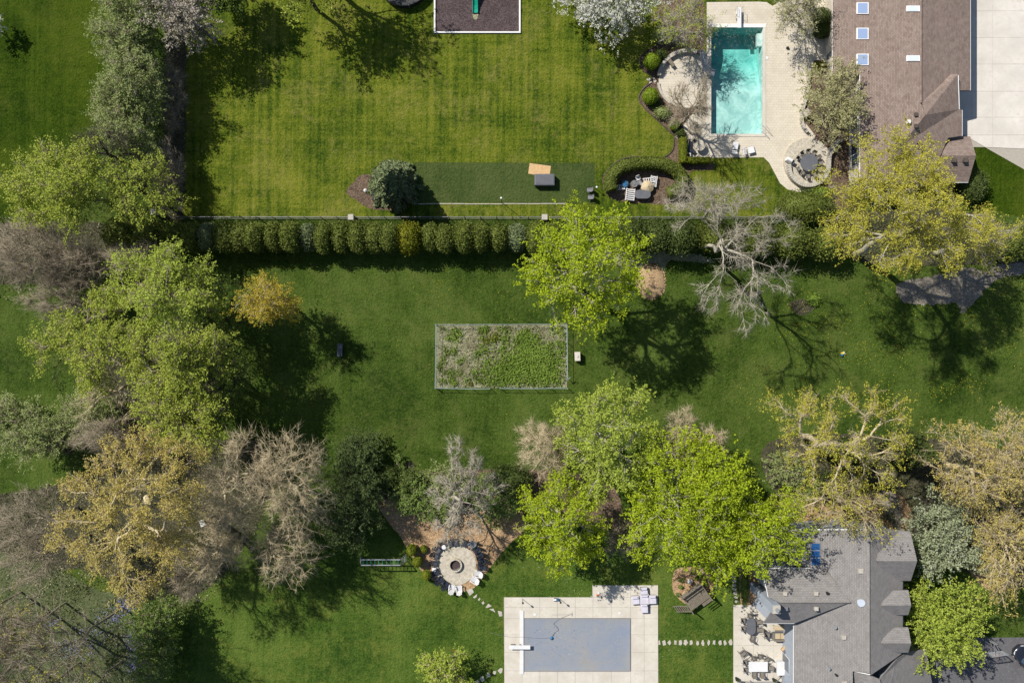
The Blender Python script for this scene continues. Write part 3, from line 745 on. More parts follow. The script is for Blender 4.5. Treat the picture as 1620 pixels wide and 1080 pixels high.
# open swimming pool: basin, water, coping
def pool():
    X0, Y1 = W2(1125, 44); X1, Y0 = W2(1207, 212)
    o = struct('swimming_pool', None, None) if False else bpy.data.objects.new('swimming_pool', None); link(o); o['kind'] = 'structure'
    m, nt, b = nodes_of('pool_plaster'); co = gpos(nt)
    L(nt, ramp(nt, noise(nt, co, 0.7, 6, .75, .8), [(0.36, (0.34, 0.50, 0.48)), (0.62, (0.68, 0.76, 0.73))]), b.inputs['Base Color'])
    b.inputs['Roughness'].default_value = 0.8
    ny = 12; V = []; F = []
    def depth(t): return 1.05 + (0.0 if t < .45 else (t - .45) / .3 * 1.5 if t < .75 else 1.5)       # t: 0 shallow (south) .. 1 deep (north)
    for j in range(ny + 1):
        t = j / ny; y = Y0 + (Y1 - Y0) * t; d = -depth(t)
        V += [(X0, y, 0.03), (X0, y, d), (X0 + 0.01, y, d), (X1 - 0.01, y, d), (X1, y, d), (X1, y, 0.03)]
    for j in range(ny):
        for i in range(5): F.append((j * 6 + i, j * 6 + i + 1, (j + 1) * 6 + i + 1, (j + 1) * 6 + i))
    F += [(0, 1, 4, 5), (ny * 6, ny * 6 + 5, ny * 6 + 4, ny * 6 + 1)]
    basin = obj('basin', MB().add(V, F), m, o)
    # corner steps, shallow recess on the deep side seen as a pale block
    st = MB().box((X1 - 0.3, Y1 - 1.3, -0.6), (0.58, 1.5, 0.5)); obj('step', st, m, o)
    # water body with real absorption
    wm, nt, b = nodes_of('pool_water'); nt.nodes.remove(b)
    fr = N(nt, 'ShaderNodeFresnel'); fr.inputs[0].default_value = 1.33
    co = gpos(nt); bp = N(nt, 'ShaderNodeBump'); bp.inputs['Strength'].default_value = 0.25; bp.inputs['Distance'].default_value = 0.05
    L(nt, noise(nt, co, 2.2, 3), bp.inputs['Height'])
    tr = N(nt, 'ShaderNodeBsdfTransparent'); gl = N(nt, 'ShaderNodeBsdfGlossy'); gl.inputs['Roughness'].default_value = 0.05
    L(nt, bp.outputs[0], gl.inputs['Normal']); L(nt, bp.outputs[0], fr.inputs['Normal'])
    ms = N(nt, 'ShaderNodeMixShader'); L(nt, fr.outputs[0], ms.inputs[0]); L(nt, tr.outputs[0], ms.inputs[1]); L(nt, gl.outputs[0], ms.inputs[2])
    L(nt, ms.outputs[0], nt.nodes['Material Output'].inputs['Surface'])
    va = N(nt, 'ShaderNodeVolumeAbsorption'); va.inputs['Color'].default_value = (0.12, 0.80, 0.76, 1); va.inputs['Density'].default_value = 0.28
    L(nt, va.outputs[0], nt.nodes['Material Output'].inputs['Volume'])
    obj('water', MB().prism([(X0 - .002, Y0 - .002), (X1 + .002, Y0 - .002), (X1 + .002, Y1 + .002), (X0 - .002, Y1 + .002)], -3.2, -0.10), wm, o)
    c = 0.32
    for (x0, y0, x1, y1, wd) in ((X0 - c, Y1, X1 + c, Y1 + .42, 0), (X0 - c, Y0 - c, X1 + c, Y0, 0), (X0 - c, Y0, X0, Y1, 0), (X1, Y0, X1 + c, Y1, 0)):
        obj('coping', MB().box(((x0 + x1) / 2, (y0 + y1) / 2, 0.04), (x1 - x0 - .01, y1 - y0 - .01, 0.08)), m_white if y0 == Y1 else m_conc, o)
pool()

# covered pool: sagging safety cover in its track, white housing
def covered_pool():
    m, nt, b = nodes_of('pool_cover_vinyl'); co = gpos(nt)
    n = noise(nt, co, 0.28, 5, .6, .6); n2 = noise(nt, co, 3, 4, .7)
    a = math_n(nt, 'ADD', math_n(nt, 'MULTIPLY', n, .75), math_n(nt, 'MULTIPLY', n2, .25))
    L(nt, ramp(nt, a, [(0.34, (0.185, 0.215, 0.275)), (0.5, (0.215, 0.232, 0.262)), (0.64, (0.25, 0.243, 0.232))]), b.inputs['Base Color'])
    b.inputs['Roughness'].default_value = 0.55
    bump(nt, b, noise(nt, co, .9, 4, .6), .35, .06)
    o = bpy.data.objects.new('covered_pool', None); link(o); o['kind'] = 'structure'
    nx, ny = 40, 20; V = []; F = []
    rng = np.random.default_rng(3)
    for j in range(ny + 1):
        for i in range(nx + 1):
            u, v = i / nx, j / ny
            x, y = W2(829.3 + 167.4 * u, 978.3 + 81.4 * v)
            e = min(u * 2, (1 - u) * 2, v, 1 - v) ; s = min(1, e / 0.09); s = s * s * (3 - 2 * s)
            z = 0.074 - 0.03 * s + 0.002 * rng.normal() * s
            V.append((x, y, z - 0.012 * math.exp(-((u - .26) ** 2 * 30 + (v - .37) ** 2 * 10))))
    for j in range(ny):
        for i in range(nx):
            k = j * (nx + 1) + i; F.append((k, k + nx + 1, k + nx + 2, k + 1))
    me = MB().add(V, F).mesh('cover', True); obj('cover', me, m, o)
    X0, Y1 = W2(828.6, 977.6); X1, Y0 = W2(997.4, 1060.4)
    for nm, (x0, y0, x1, y1) in (('track', (X0, Y1, X1, Y1 + .07)), ('track', (X0, Y0 - .07, X1, Y0)), ('track', (X1 - .02, Y0, X1 + .06, Y1))):
        obj(nm, MB().box(((x0 + x1) / 2, (y0 + y1) / 2, 0.05), (abs(x1 - x0) - .004, abs(y1 - y0) - .004, 0.07)), m_grey, o)
    a, b2 = W2(822.5, 965), W2(828.2, 1064.5)
    obj('cover_housing', MB().box(((a[0] + b2[0]) / 2, (a[1] + b2[1]) / 2, 0.11), (b2[0] - a[0], a[1] - b2[1], 0.1)), m_whitepl, o)
covered_pool()

# ------------------------------------------------------------------ houses
def shingles(name, cols, rot): return brickmat(name, cols, tuple(x * .55 for x in cols[1]), 0.34, 0.16, rot, 0.012, 0.9, 0.5, 0.45, tuple(x * .72 for x in cols[0]))
BR = [(0.245, 0.185, 0.155), (0.165, 0.122, 0.102), (0.30, 0.245, 0.212)]
GR = [(0.228, 0.215, 0.205), (0.175, 0.164, 0.157), (0.26, 0.248, 0.238)]
m_brE, m_brN = shingles('brown_shingles_rows_north', BR, math.pi / 2), shingles('brown_shingles_rows_east', BR, 0.0)
m_brD = shingles('brown_shingles_rows_diagonal', BR, 0.9)
m_grE, m_grN = shingles('grey_shingles_rows_north', GR, math.pi / 2), shingles('grey_shingles_rows_east', GR, 0.0)
m_wallc = M('cream_siding', (0.47, 0.43, 0.36), (0.40, 0.36, 0.30), 2, 0.8)
m_wallg = M('blue_grey_siding', (0.30, 0.33, 0.38), (0.25, 0.28, 0.33), 2, 0.8)
m_glass, _nt, _b = nodes_of('window_glass')
_b.inputs['Base Color'].default_value = (0.03, 0.05, 0.075, 1); _b.inputs['Roughness'].default_value = 0.06; _b.inputs['Specular IOR Level'].default_value = 1.0
m_skyl, _nt, _b = nodes_of('skylight_glass')
_b.inputs['Base Color'].default_value = (0.20, 0.27, 0.42, 1); _b.inputs['Roughness'].default_value = 0.6; _b.inputs['Specular IOR Level'].default_value = 0.2
m_skyb, _nt, _b = nodes_of('deep_blue_glass')
_b.inputs['Base Color'].default_value = (0.012, 0.06, 0.17, 1); _b.inputs['Roughness'].default_value = 0.15; _b.inputs['Specular IOR Level'].default_value = 0.8
m_skyw = M('skylight_blind', (0.5, 0.55, 0.62), (0.44, 0.48, 0.55), 2, 0.3, 0.6)

def roof_plane(house, pts, mat, thick=0.22, wall=None, name='roof_slope'):
    """pts: (px,py,z) as they show from above"""
    q = [W(*p) for p in pts]
    mb = MB().prism([(a[0], a[1]) for a in q], [a[2] - thick for a in q], [a[2] for a in q])
    o = obj(name, mb, mat, house, (-house.location[0], -house.location[1], 0))
    if wall:
        cx = sum(a[0] for a in q) / len(q); cy = sum(a[1] for a in q) / len(q)
        qq = []
        for a in q:
            l = math.hypot(a[0] - cx, a[1] - cy); k = max(0.5, (l - 0.55) / l)
            qq.append((cx + (a[0] - cx) * k, cy + (a[1] - cy) * k))
        zz = [max(0.3, a[2] - thick - 0.16) for a in q]
        obj('wall', MB().prism(qq, 0.0, zz), wall, house, (-house.location[0], -house.location[1], 0))
    return o
def hpart(house, name, mb, mat): return obj(name, mb, mat, house, (-house.location[0], -house.location[1], 0))
def edge_bar(house, name, a, b, mat, r=0.07, dz=-0.08):
    p, q = Vector(W(*a)), Vector(W(*b)); p.z += dz; q.z += dz
    return hpart(house, name, MB().tube([p, q], r, 6), mat)
def slope_quad(o, u0, u1, v0, v1): pass
def plane_z(pts):
    a, b, c = [Vector(W(*p)) for p in pts[:3]]
    n = (b - a).cross(c - a); n.normalize()
    return lambda x, y: a.z - (n.x * (x - a.x) + n.y * (y - a.y)) / n.z, n
def solve_z(fz, px, py):
    z = 5.0
    for _ in range(12): x, y, _q = W(px, py, z); z = fz(x, y)
    return z
def skylight(house, fz, cx, cy, wx, wy, mat, frame=m_white, dz=0.12, panes=1):
    """window lying on a roof slope, given where it shows in the photo"""
    co = [(cx - wx / 2, cy - wy / 2), (cx + wx / 2, cy - wy / 2), (cx + wx / 2, cy + wy / 2), (cx - wx / 2, cy + wy / 2)]
    q = []
    for p in co:
        z = solve_z(fz, *p); a = W(p[0], p[1], z); q.append(a)
    s = hpart(house, 'skylight', MB().prism([(a[0], a[1]) for a in q], [a[2] - 0.1 for a in q], [a[2] + dz for a in q]), frame)
    for k in range(panes):
        def lerp(u, v):
            a = Vector(q[0]) * (1 - u) * (1 - v) + Vector(q[1]) * u * (1 - v) + Vector(q[2]) * u * v + Vector(q[3]) * (1 - u) * v; return a
        v0, v1 = (k + .06) / panes, (k + .94) / panes
        g = [lerp(.09, v0), lerp(.91, v0), lerp(.91, v1), lerp(.09, v1)]
        p = obj('pane', MB().prism([(a.x, a.y) for a in g], [a.z + dz - .02 for a in g], [a.z + dz + .02 for a in g]), mat, s)
    return s
def roof_vent(house, fz, px, py, s, hgt, mat, round_=False, name='roof_vent'):
    z = solve_z(fz, px, py); a = W(px, py, z)
    mb = MB()
    if round_: mb.lathe([(s, -.1), (s, hgt * .6), (s * 1.15, hgt * .6), (s * 1.15, hgt)], a, 14)
    else:
        mb.box((a[0], a[1], a[2] + hgt / 2 - .1), (s, s, hgt + .2)); mb.box((a[0], a[1], a[2] + hgt + .03), (s * 1.25, s * 1.25, .06))
    return hpart(house, name, mb, mat)
def wall_window(house, a, b, z0, z1, mat=None):
    """window on a vertical wall between world points a and b (x,y), outside on the right of a->b"""
    a, b = Vector(a), Vector(b); t = (b - a); l = t.length; t.normalize(); n = Vector((t.y, -t.x))
    rz = math.atan2(t.y, t.x); c = (a + b) / 2 + n * 0.03
    w_ = hpart(house, 'window', MB().box((c.x, c.y, (z0 + z1) / 2), (l, 0.10, z1 - z0), rz), m_white)
    nn = max(1, int(l / 1.0))
    for k in range(nn):
        cc = a + t * (l * (k + .5) / nn) + n * 0.08
        obj('pane', MB().box((cc.x, cc.y, (z0 + z1) / 2), (l / nn - .12, 0.04, z1 - z0 - .14), rz), m_glass, w_)
    return w_

# --- brown roofed house, upper right
hA = thing('house', 'sprawling house with brown shingle roof and skylights beside the open pool', 'house', W(1430, 110))
LP = [(1318, -90, 3.1), (1457, -90, 5.2), (1457, 163, 5.2), (1464, 182, 5.25), (1424, 232, 4.7), (1376, 290, 4.1), (1361, 290, 3.75), (1361, 118, 3.75), (1318, 118, 3.1)]
fzL, _ = plane_z([LP[0], LP[1], LP[2]])
LP = [(x, y, solve_z(fzL, x, y)) for (x, y, z) in LP[:3]] + [(1464, 182, 5.35)] + [(x, y, solve_z(fzL, x, y)) for (x, y, z) in LP[4:]]
roof_plane(hA, LP[:3] + [(1361, 163, LP[6][2]), (1361, 118, LP[7][2]), (1318, 118, 3.1)], m_brE, wall=m_wallc)
roof_plane(hA, [(1361, 163, LP[6][2]), (1457, 163, 5.2), (1464, 182, 5.35), (1424, 232, 4.75), (1376, 290, 4.05), (1361, 290, LP[6][2])], m_brE, wall=m_wallc)
RP = [(1457, -90, 5.2), (1535, -90, 3.6), (1535, 143, 3.6), (1516, 143, 3.98), (1504, 118, 4.2), (1459, 163, 5.15)]
fzR, _ = plane_z([RP[0], RP[1], RP[2]])
roof_plane(hA, RP, m_brE, wall=m_wallc)
roof_plane(hA, [(1504, 118, 4.22), (1515, 118, 4.7), (1464, 182, 5.4), (1459, 163, 5.17)], m_brD)
roof_plane(hA, [(1515, 118, 4.7), (1517, 173, 4.15), (1464, 182, 5.4)], m_brD, wall=m_wallc)
roof_plane(hA, [(1464, 182, 5.4), (1517, 173, 4.15), (1522, 174, 4.1), (1522, 215, 3.7), (1500, 218, 3.9), (1470, 288, 3.4), (1376, 290, 4.05), (1424, 232, 4.75)], m_brD, wall=m_wallc)
roof_plane(hA, [(1500, 217, 3.2), (1535, 216, 3.1), (1544, 246, 4.0), (1491, 246, 4.0)], m_brN, wall=m_wallc)
roof_plane(hA, [(1491, 246, 4.0), (1544, 246, 4.0), (1532, 288, 2.7), (1474, 288, 2.7)], m_brN, wall=m_wallc)
edge_bar(hA, 'ridge_cap', (1457, -90, 5.24), (1457, 163, 5.24), m_brE, 0.11, 0.0)
edge_bar(hA, 'gutter', (1535.5, -90, 3.55), (1535.5, 143, 3.55), m_white)
edge_bar(hA, 'gutter', (1516.5, 119, 4.65), (1518, 173, 4.15), m_white)
edge_bar(hA, 'gutter', (1522.5, 174, 4.1), (1522.5, 215, 3.7), m_white)
edge_bar(hA, 'gutter', (1361, 118, 3.75), (1361, 290, 3.75), m_white, 0.06)
edge_bar(hA, 'gutter', (1361, 290, 3.75), (1376, 290.5, 4.0), m_white, 0.06)
edge_bar(hA, 'gutter', (1474, 288.5, 2.7), (1532, 288.5, 2.7), m_white, 0.06)
edge_bar(hA, 'gutter', (1317.5, -90, 2.95), (1317.5, 118, 2.95), m_white, 0.06)
for cy in (14, 54, 95): skylight(hA, fzL, 1364, cy, 19, 18, m_skyl)
for cy in (14.5, 93): skylight(hA, fzL, 1444, cy, 21, 9, m_skyw)
fzS, _ = plane_z([(1491, 246, 4.0), (1544, 246, 4.0), (1532, 288, 2.7)])
for cx in (1507.5, 1525.5): roof_vent(hA, fzS, cx, 254, 0.38, 0.25, m_barkd)
roof_vent(hA, fzL, 1435, 194, 0.3, 0.4, m_white); roof_vent(hA, fzL, 1448, 182, 0.32, 0.22, m_barkd); roof_vent(hA, fzL, 1448, 200, 0.32, 0.22, m_barkd)
roof_vent(hA, fzL, 1453, 227, 0.2, 0.3, m_black)
ax = W2(1361, 0, 3.75)[0] + 0.3
for (p0, p1) in ((150, 165), (185, 205), (225, 262)):
    wall_window(hA, (ax, W2(0, p0, 2)[1]), (ax, W2(0, p1, 2)[1]), 0.9, 2.5)
ax = W2(1318, 0, 3.0)[0] + 0.42
for (p0, p1) in ((0, 30), (58, 92)): wall_window(hA, (ax, W2(0, p0, 1.5)[1]), (ax, W2(0, p1, 1.5)[1]), 0.2, 2.4)
# sloped conservatory glazing by the terrace
x0 = W2(1310, 0)[0]; 
for k in range(3):
    y1, y0 = W2(0, 57 + 12 * k)[1], W2(0, 68 + 12 * k)[1]
    g = MB().prism([(x0, y0), (x0 + .55, y0), (x0 + .55, y1), (x0, y1)], [2.0, 2.35, 2.35, 2.0], [2.08, 2.43, 2.43, 2.08])
    w_ = hpart(hA, 'awning_window', g, m_white)
    obj('pane', MB().prism([(x0 + .08, y0 + .1), (x0 + .47, y0 + .1), (x0 + .47, y1 - .1), (x0 + .08, y1 - .1)], [2.06, 2.30, 2.30, 2.06], [2.15, 2.40, 2.40, 2.15]), m_glass, w_)

# --- grey roofed house, lower right
hB = thing('house', 'large house with grey shingle roof and three dormers beside the dining patio', 'house', W(1340, 960))
P1 = [(1252, 838, 4.6), (1375, 838, 8.0), (1375, 1067, 8.0)]
fzB, _ = plane_z([(1256, 838, 4.95), (1375, 838, 7.6), (1375, 1067, 7.6)])
zz = lambda x, y: (x, y, solve_z(fzB, x, y))
roof_plane(hB, [zz(1252, 838), (1375, 838, 7.6), (1375, 952, 7.6), zz(1345, 952), zz(1307, 899), zz(1252, 893)], m_grE, wall=m_wallg)
roof_plane(hB, [zz(1345, 952), (1375, 952, 7.6), (1375, 1064, 7.6), zz(1349, 1061), zz(1349, 1120), zz(1256, 1120), zz(1256, 985)], m_grE, wall=m_wallg)
NW = [(1206, 899, 5.59), (1307, 899, 5.62), (1345, 952, 7.19), (1232, 952, 7.17), (1216, 944, 6.95)]
roof_plane(hB, NW, m_grN, wall=m_wallg)
SW = [(1232, 952, 7.17), (1345, 952, 7.17), (1258, 985, 5.8), (1208, 985, 5.8)]
roof_plane(hB, SW, m_grN, wall=m_wallg)
RB = [(1375, 838, 7.6), (1428, 838, 5.8), (1428, 1032, 5.8), (1418, 1040, 6.1), (1378, 1067, 7.5), (1375, 1064, 7.6)]
roof_plane(hB, RB, m_grE, wall=m_wallg)
roof_plane(hB, [(1349, 1062, 6.6), (1376, 1067, 6.9), (1392, 1074, 6.9), (1402, 1120, 7.0), (1349, 1120, 5.6)], m_grN, wall=m_wallg)
roof_plane(hB, [(1392, 1074, 6.6), (1420, 1040, 5.9), (1440, 1030, 4.9), (1465, 1027, 3.8), (1482, 1120, 3.4), (1402, 1120, 6.6)], m_grE, wall=m_wallg)
# dormers: two slopes each, small front gable, side wall
def dormer(l, r_, yr, n0, n1, yn, s0, s1, ys, zr, ze):
    d = hpart(hB, 'dormer', MB().prism([W2(l + 12, yn + 4, ze), W2(n1 - 2, yn + 4, ze), W2(s1 - 2, ys - 3, ze), W2(l + 12, ys - 3, ze)], 4.6, ze - .25), m_wallg)
    for pts in ([(l, yr, zr), (n0, yn, ze), (n1, yn, ze), (r_, yr, zr)], [(l, yr, zr), (r_, yr, zr), (s1, ys, ze), (s0, ys, ze)]):
        q = [W(*p) for p in pts]
        obj('roof_slope', MB().prism([(a[0], a[1]) for a in q], [a[2] - .16 for a in q], [a[2] for a in q]), m_grN, d, (0, 0, 0))
    p = W(s1, ys, ze); q = W(s0 + 3, ys, ze)
    obj('fascia', MB().tube([(q[0], q[1], q[2] - .1), (p[0], p[1], p[2] - .1)], .06, 5), m_white, d)
dormer(1387, 1451, 887, 1392, 1440, 840, 1404, 1441, 918, 7.5, 6.0)
dormer(1394, 1441.5, 957, 1404, 1437, 933, 1404, 1437, 972, 7.1, 6.3)
dormer(1394, 1441.5, 1017, 1404, 1437, 992, 1404, 1437, 1031.5, 7.1, 6.3)
for (a, b) in (((1206, 898.5, 5.55), (1307, 898.5, 5.6)), ((1252, 838, 4.85), (1252, 893, 4.85)), ((1252, 837.5, 4.9), (1375, 837.5, 7.6)), ((1208, 985.5, 5.75), (1257, 985.5, 5.75)), ((1256, 985.5, 4.9), (1256, 1120, 4.9)), ((1205.6, 899, 5.55), (1216, 944, 6.9)), ((1428.5, 920, 5.6), (1428.5, 1032, 5.6)), ((1349, 1061, 6.85), (1377, 1067, 7.4))):
    edge_bar(hB, 'gutter', a, b, m_white, 0.06)
edge_bar(hB, 'ridge_cap', (1375, 838, 7.63), (1375, 1064, 7.63), m_grE, 0.10, 0.0)
edge_bar(hB, 'ridge_cap', (1232, 952, 7.2), (1345, 952, 7.2), m_grN, 0.10, 0.0)
skylight(hB, fzB, 1289.5, 875.5, 16, 35, m_skyb, m_grey, 0.15, 3)
fzN, _ = plane_z([NW[0], NW[1], NW[2]]); fzW, _ = plane_z(SW[:3])
for (f, x, y, s, hh, mt) in ((fzN, 1241, 937.5, .34, .25, m_stone), (fzN, 1290, 937.5, .34, .25, m_stone), (fzN, 1308, 937, .22, .25, m_black), (fzW, 1242, 961, .34, .25, m_grey), (fzW, 1290, 961, .34, .28, m_stone), (fzB, 1334, 1006.5, .34, .25, m_stone), (fzB, 1361, 902, .42, .15, m_stone), (fzB, 1335, 1079, .4, .25, m_stone)):
    roof_vent(hB, f, x, y, s, hh, mt)
roof_vent(hB, fzB, 1319, 990, .14, .5, m_steel, True); roof_vent(hB, fzB, 1309, 1055, .14, .5, m_steel, True); roof_vent(hB, fzB, 1322, 1066, .11, .3, m_black, True)
roof_vent(hB, fzB, 1361.5, 952.5, .36, .22, m_skyw, True, 'sun_tunnel')
a = W(1222, 957, 7.0)
ch = hpart(hB, 'chimney', MB().box((a[0], a[1], 4.2), (0.8, 0.95, 8.2)), m_wallg)
obj('chimney_cap', MB().box((a[0], a[1], 8.36), (.8, .85, .12)), m_stone, ch); obj('flue', MB().lathe([(.2, 8.42), (.2, 8.75)], (a[0], a[1], 0), 10), m_steel, ch)
# angled bay on the west end of the wing, with windows
b0, b1 = W2(1203, 905, 4), W2(1203, 948, 4); b2 = W2(1208, 962, 4)
bay = [W2(1212, 890), W2(1203, 896), W2(1203, 928), W2(1213, 952), W2(1225, 952), W2(1225, 890)]
hpart(hB, 'wall', MB().prism(bay, 0.0, 3.3), m_wallg)
for i in (0, 1, 2):
    p, q = Vector(bay[i]), Vector(bay[i + 1])
    wall_window(hB, p.lerp(q, .78), p.lerp(q, .22), 1.0, 2.6) if False else wall_window(hB, p.lerp(q, .2), p.lerp(q, .8), 1.0, 2.7)
ax = W2(1256, 0, 4.6)[0] + 0.3
wall_window(hB, (ax, W2(0, 1040, 2)[1]), (ax, W2(0, 1065, 2)[1]), 0.3, 2.4)

# ------------------------------------------------------------------ furniture and fittings (meshes are shared between alike pieces)
CACHE = {}
def cached(key, fn, mat):
    k = (key, mat.name)
    if k not in CACHE:
        me = fn(); me = me.mesh(key.split('/')[-1]) if isinstance(me, MB) else me
        me.materials.append(mat); CACHE[k] = me
    return CACHE[k]
def cpart(parent, name, key, fn, mat, loc=(0, 0, 0), rz=0.0):
    return obj(name, cached(key, fn, mat), mat, parent, loc, rz)
def at(px, py, z=0.0): return W(px, py, z)

def adirondack(label, px, py, face, mat, group=None, name='adirondack_chair'):
    """face: world angle the sitter looks along"""
    o = thing(name, label, 'chair', at(px, py), face, group)
    def seat():
        mb = MB()
        for k in range(5): mb.box((0.30 - k * .115, 0, .38 - k * .035), (.105, .54, .025), 0, 0, -0.28)
        return mb
    def slat(k):
        def f():
            y = (k - 2) * .118; hgt = .86 - abs(k - 2) * .07
            return MB().box((-.26 - .36 * hgt * .62, y * 1.05, .26 + hgt * .42), (.022, .105, hgt), 0, 0, -0.52)
        return f
    cpart(o, 'seat', 'adk/seat', seat, mat)
    bk = cpart(o, 'backrest', 'adk/backrest', lambda: MB().box((-.36, 0, .42), (.03, .56, .06)), mat)
    for k in range(5): cpart(bk, 'slat', 'adk%d/slat' % k, slat(k), mat)
    for s in (-1, 1):
        cpart(o, 'armrest', 'adk%d/arm' % s, lambda: MB().prism([(.36, s * .30), (.36, s * .42), (-.40, s * .37), (-.40, s * .30)], .54, .565), mat)
        cpart(o, 'leg', 'adk%d/front' % s, lambda: MB().box((.30, s * .30, .27), (.09, .03, .54)), mat)
        cpart(o, 'leg', 'adk%d/rear' % s, lambda: MB().tube([(.32, s * .28, .36), (-.62, s * .28, .03)], .035, 4), mat)
    return o
def patio_chair(label, px, py, face, mat, frame, group=None, name='patio_chair', sc=1.0, z=0.07):
    o = thing(name, label, 'chair', at(px, py, z), face, group, sc)
    cpart(o, 'seat', 'pc/seat', lambda: MB().box((0, 0, .43), (.50, .50, .05)), mat)
    cpart(o, 'backrest', 'pc/back', lambda: MB().box((-.31, 0, .72), (.04, .48, .58), 0, 0, -.22), mat)
    for s in (-1, 1):
        cpart(o, 'armrest', 'pc%d/arm' % s, lambda: MB().tube([(-.30, s * .28, .64), (.0, s * .29, .66), (.24, s * .28, .64), (.27, s * .28, .58)], .025, 5), frame)
        cpart(o, 'leg', 'pc%d/fl' % s, lambda: MB().tube([(.25, s * .28, .64), (.27, s * .28, 0)], .02, 5), frame)
        cpart(o, 'leg', 'pc%d/rl' % s, lambda: MB().tube([(-.36, s * .26, .9), (-.26, s * .27, .42), (-.33, s * .28, 0)], .02, 5), frame)
    return o
def table(name, label, px, py, shape, top_mat, leg_mat, hgt=.73, rz=0.0, group=None, z=0.07, pedestal=False, thick=.04):
    """shape: list of local xy for the top"""
    o = thing(name, label, 'table', at(px, py, z), rz, group)
    obj('tabletop', MB().prism(shape, hgt - thick, hgt, ), top_mat, o)
    if pedestal: obj('pedestal', MB().lathe([(.3, 0), (.26, .06), (.06, .1), (.06, hgt - .1), (.2, hgt - thick)], n=12), leg_mat, o)
    else:
        mx = max(p[0] for p in shape) * .8; my = max(p[1] for p in shape) * .72
        for sx in (-1, 1):
            for sy in (-1, 1): obj('leg', MB().box((sx * mx, sy * my, (hgt - thick) / 2), (.06, .06, hgt - thick)), leg_mat, o)
    return o
def rect(w, h): return [(-w / 2, -h / 2), (w / 2, -h / 2), (w / 2, h / 2), (-w / 2, h / 2)]
def stadium(w, h, n=10):
    r = w / 2; out = []
    for k in range(n + 1):
        a = math.pi * k / n; out.append((r * math.cos(a), (h / 2 - r) + r * math.sin(a)))
    for k in range(n + 1):
        a = math.pi + math.pi * k / n; out.append((r * math.cos(a), -(h / 2 - r) + r * math.sin(a)))
    return out
def lounger(label, px, py, face, mat, frame, z=0.04, group=None, up=0.45, L_=1.9, w_=.66):
    o = thing('sun_lounger', label, 'sun lounger', at(px, py, z), face, group)
    obj('cushion', MB().box((.30, 0, .36), (L_ * .62, w_, .09)), mat, o)
    l = L_ * .4
    obj('backrest', MB().box((-.29 - l / 2 * math.cos(up), 0, .36 + l / 2 * math.sin(up)), (l, w_, .09), 0, 0, up), mat, o)
    for s in (-1, 1):
        obj('side_rail', MB().box((.1, s * (w_ / 2 + .02), .28), (L_ * .95, .04, .06)), frame, o)
        for x in (-.6, .75): obj('leg', MB().box((x, s * (w_ / 2), .14), (.05, .05, .28)), frame, o)
    return o
def planter(label, px, py, r, hgt, pot, leaf, z=0.06, name='planter', n=90, ls=.14):
    SEED[0] += 1; rng = np.random.default_rng(SEED[0])
    o = thing(name, label, 'planter', at(px, py, z))
    obj('pot', MB().lathe([(r * .7, 0), (r, hgt), (r * 1.08, hgt), (r * 1.08, hgt + .04), (r * .9, hgt + .04)], n=12), pot, o)
    C = rng.normal(size=(n, 3)) * np.array([r * .5, r * .5, .12]) + np.array([0, 0, hgt + .18])
    V, F = leaf_mesh(rng, C, ls, .5, .4); obj('foliage', mesh_np('foliage', V, [F]), leaf, o)
    return o
def torch(label, px, py, hgt, mat, head, z=0.06, name='garden_torch', cat='torch', group=None):
    o = thing(name, label, cat, at(px, py, z), 0, group)
    obj('pole', MB().tube([(0, 0, 0), (0, 0, hgt)], .03, 6), mat, o)
    obj('head', MB().lathe([(.05, hgt), (.11, hgt + .05), (.11, hgt + .22), (.05, hgt + .3)], n=10), head, o)
    return o
ORD = ['first', 'second', 'third', 'fourth', 'fifth', 'sixth', 'seventh', 'eighth', 'ninth', 'tenth', 'eleventh', 'twelfth', 'thirteenth', 'fourteenth', 'fifteenth']

# --- fire pit terrace with its ring of chairs
FP = (720.5, 892.5)
fpo = thing('fire_pit_terrace', 'round pale stone terrace inside the ring of chairs', 'terrace', at(*FP))
obj('paving', MB().prism([(2.42 * math.cos(a * math.pi / 24) , 2.42 * math.sin(a * math.pi / 24)) for a in range(48)], 0.0, 0.06), m_paver2, fpo)
fp = thing('fire_pit', 'round stone fire pit full of ash at the terrace centre', 'fire pit', (at(*FP)[0], at(*FP)[1], 0.06))
nb = 16
for k in range(nb):
    a0, a1 = 2 * math.pi * (k + .03) / nb, 2 * math.pi * (k + .97) / nb
    obj('stone', MB().prism([(.55 * math.cos(a0), .55 * math.sin(a0)), (.80 * math.cos(a0), .80 * math.sin(a0)), (.80 * math.cos(a1), .80 * math.sin(a1)), (.55 * math.cos(a1), .55 * math.sin(a1))], 0, .34 + random.uniform(-.01, .01)), m_paver2, fp)
obj('ash_bed', MB().lathe([(.545, .04), (.545, .10), (.3, .13), (.02, .16)], n=20), m_rubber, fp)
obj('rim', MB().tube([(.57 * math.cos(a * math.pi / 12), .57 * math.sin(a * math.pi / 12), .35) for a in range(25)], .035, 5), m_black, fp)
ring = [(520, 285, 'n', 'left of the fire pit, upper of the left arc'), (488, 372, 'n', ''), (472, 490, 'n', ''), (500, 625, 'n', ''), (560, 735, 'n', ''), (645, 800, 'n', ''), (742, 852, 'w', ''), (845, 862, 'w', ''),
        (1072, 728, 'w', ''), (1125, 640, 'w', ''), (1172, 545, 'n', ''), (1170, 450, 'n', ''), (1140, 360, 'n', ''), (1095, 282, 'n', ''), (1040, 205, 'g', ''), (600, 222, 'n', ''), (700, 185, 'n', ''), (790, 175, 'n', ''), (925, 190, 'n', '')]
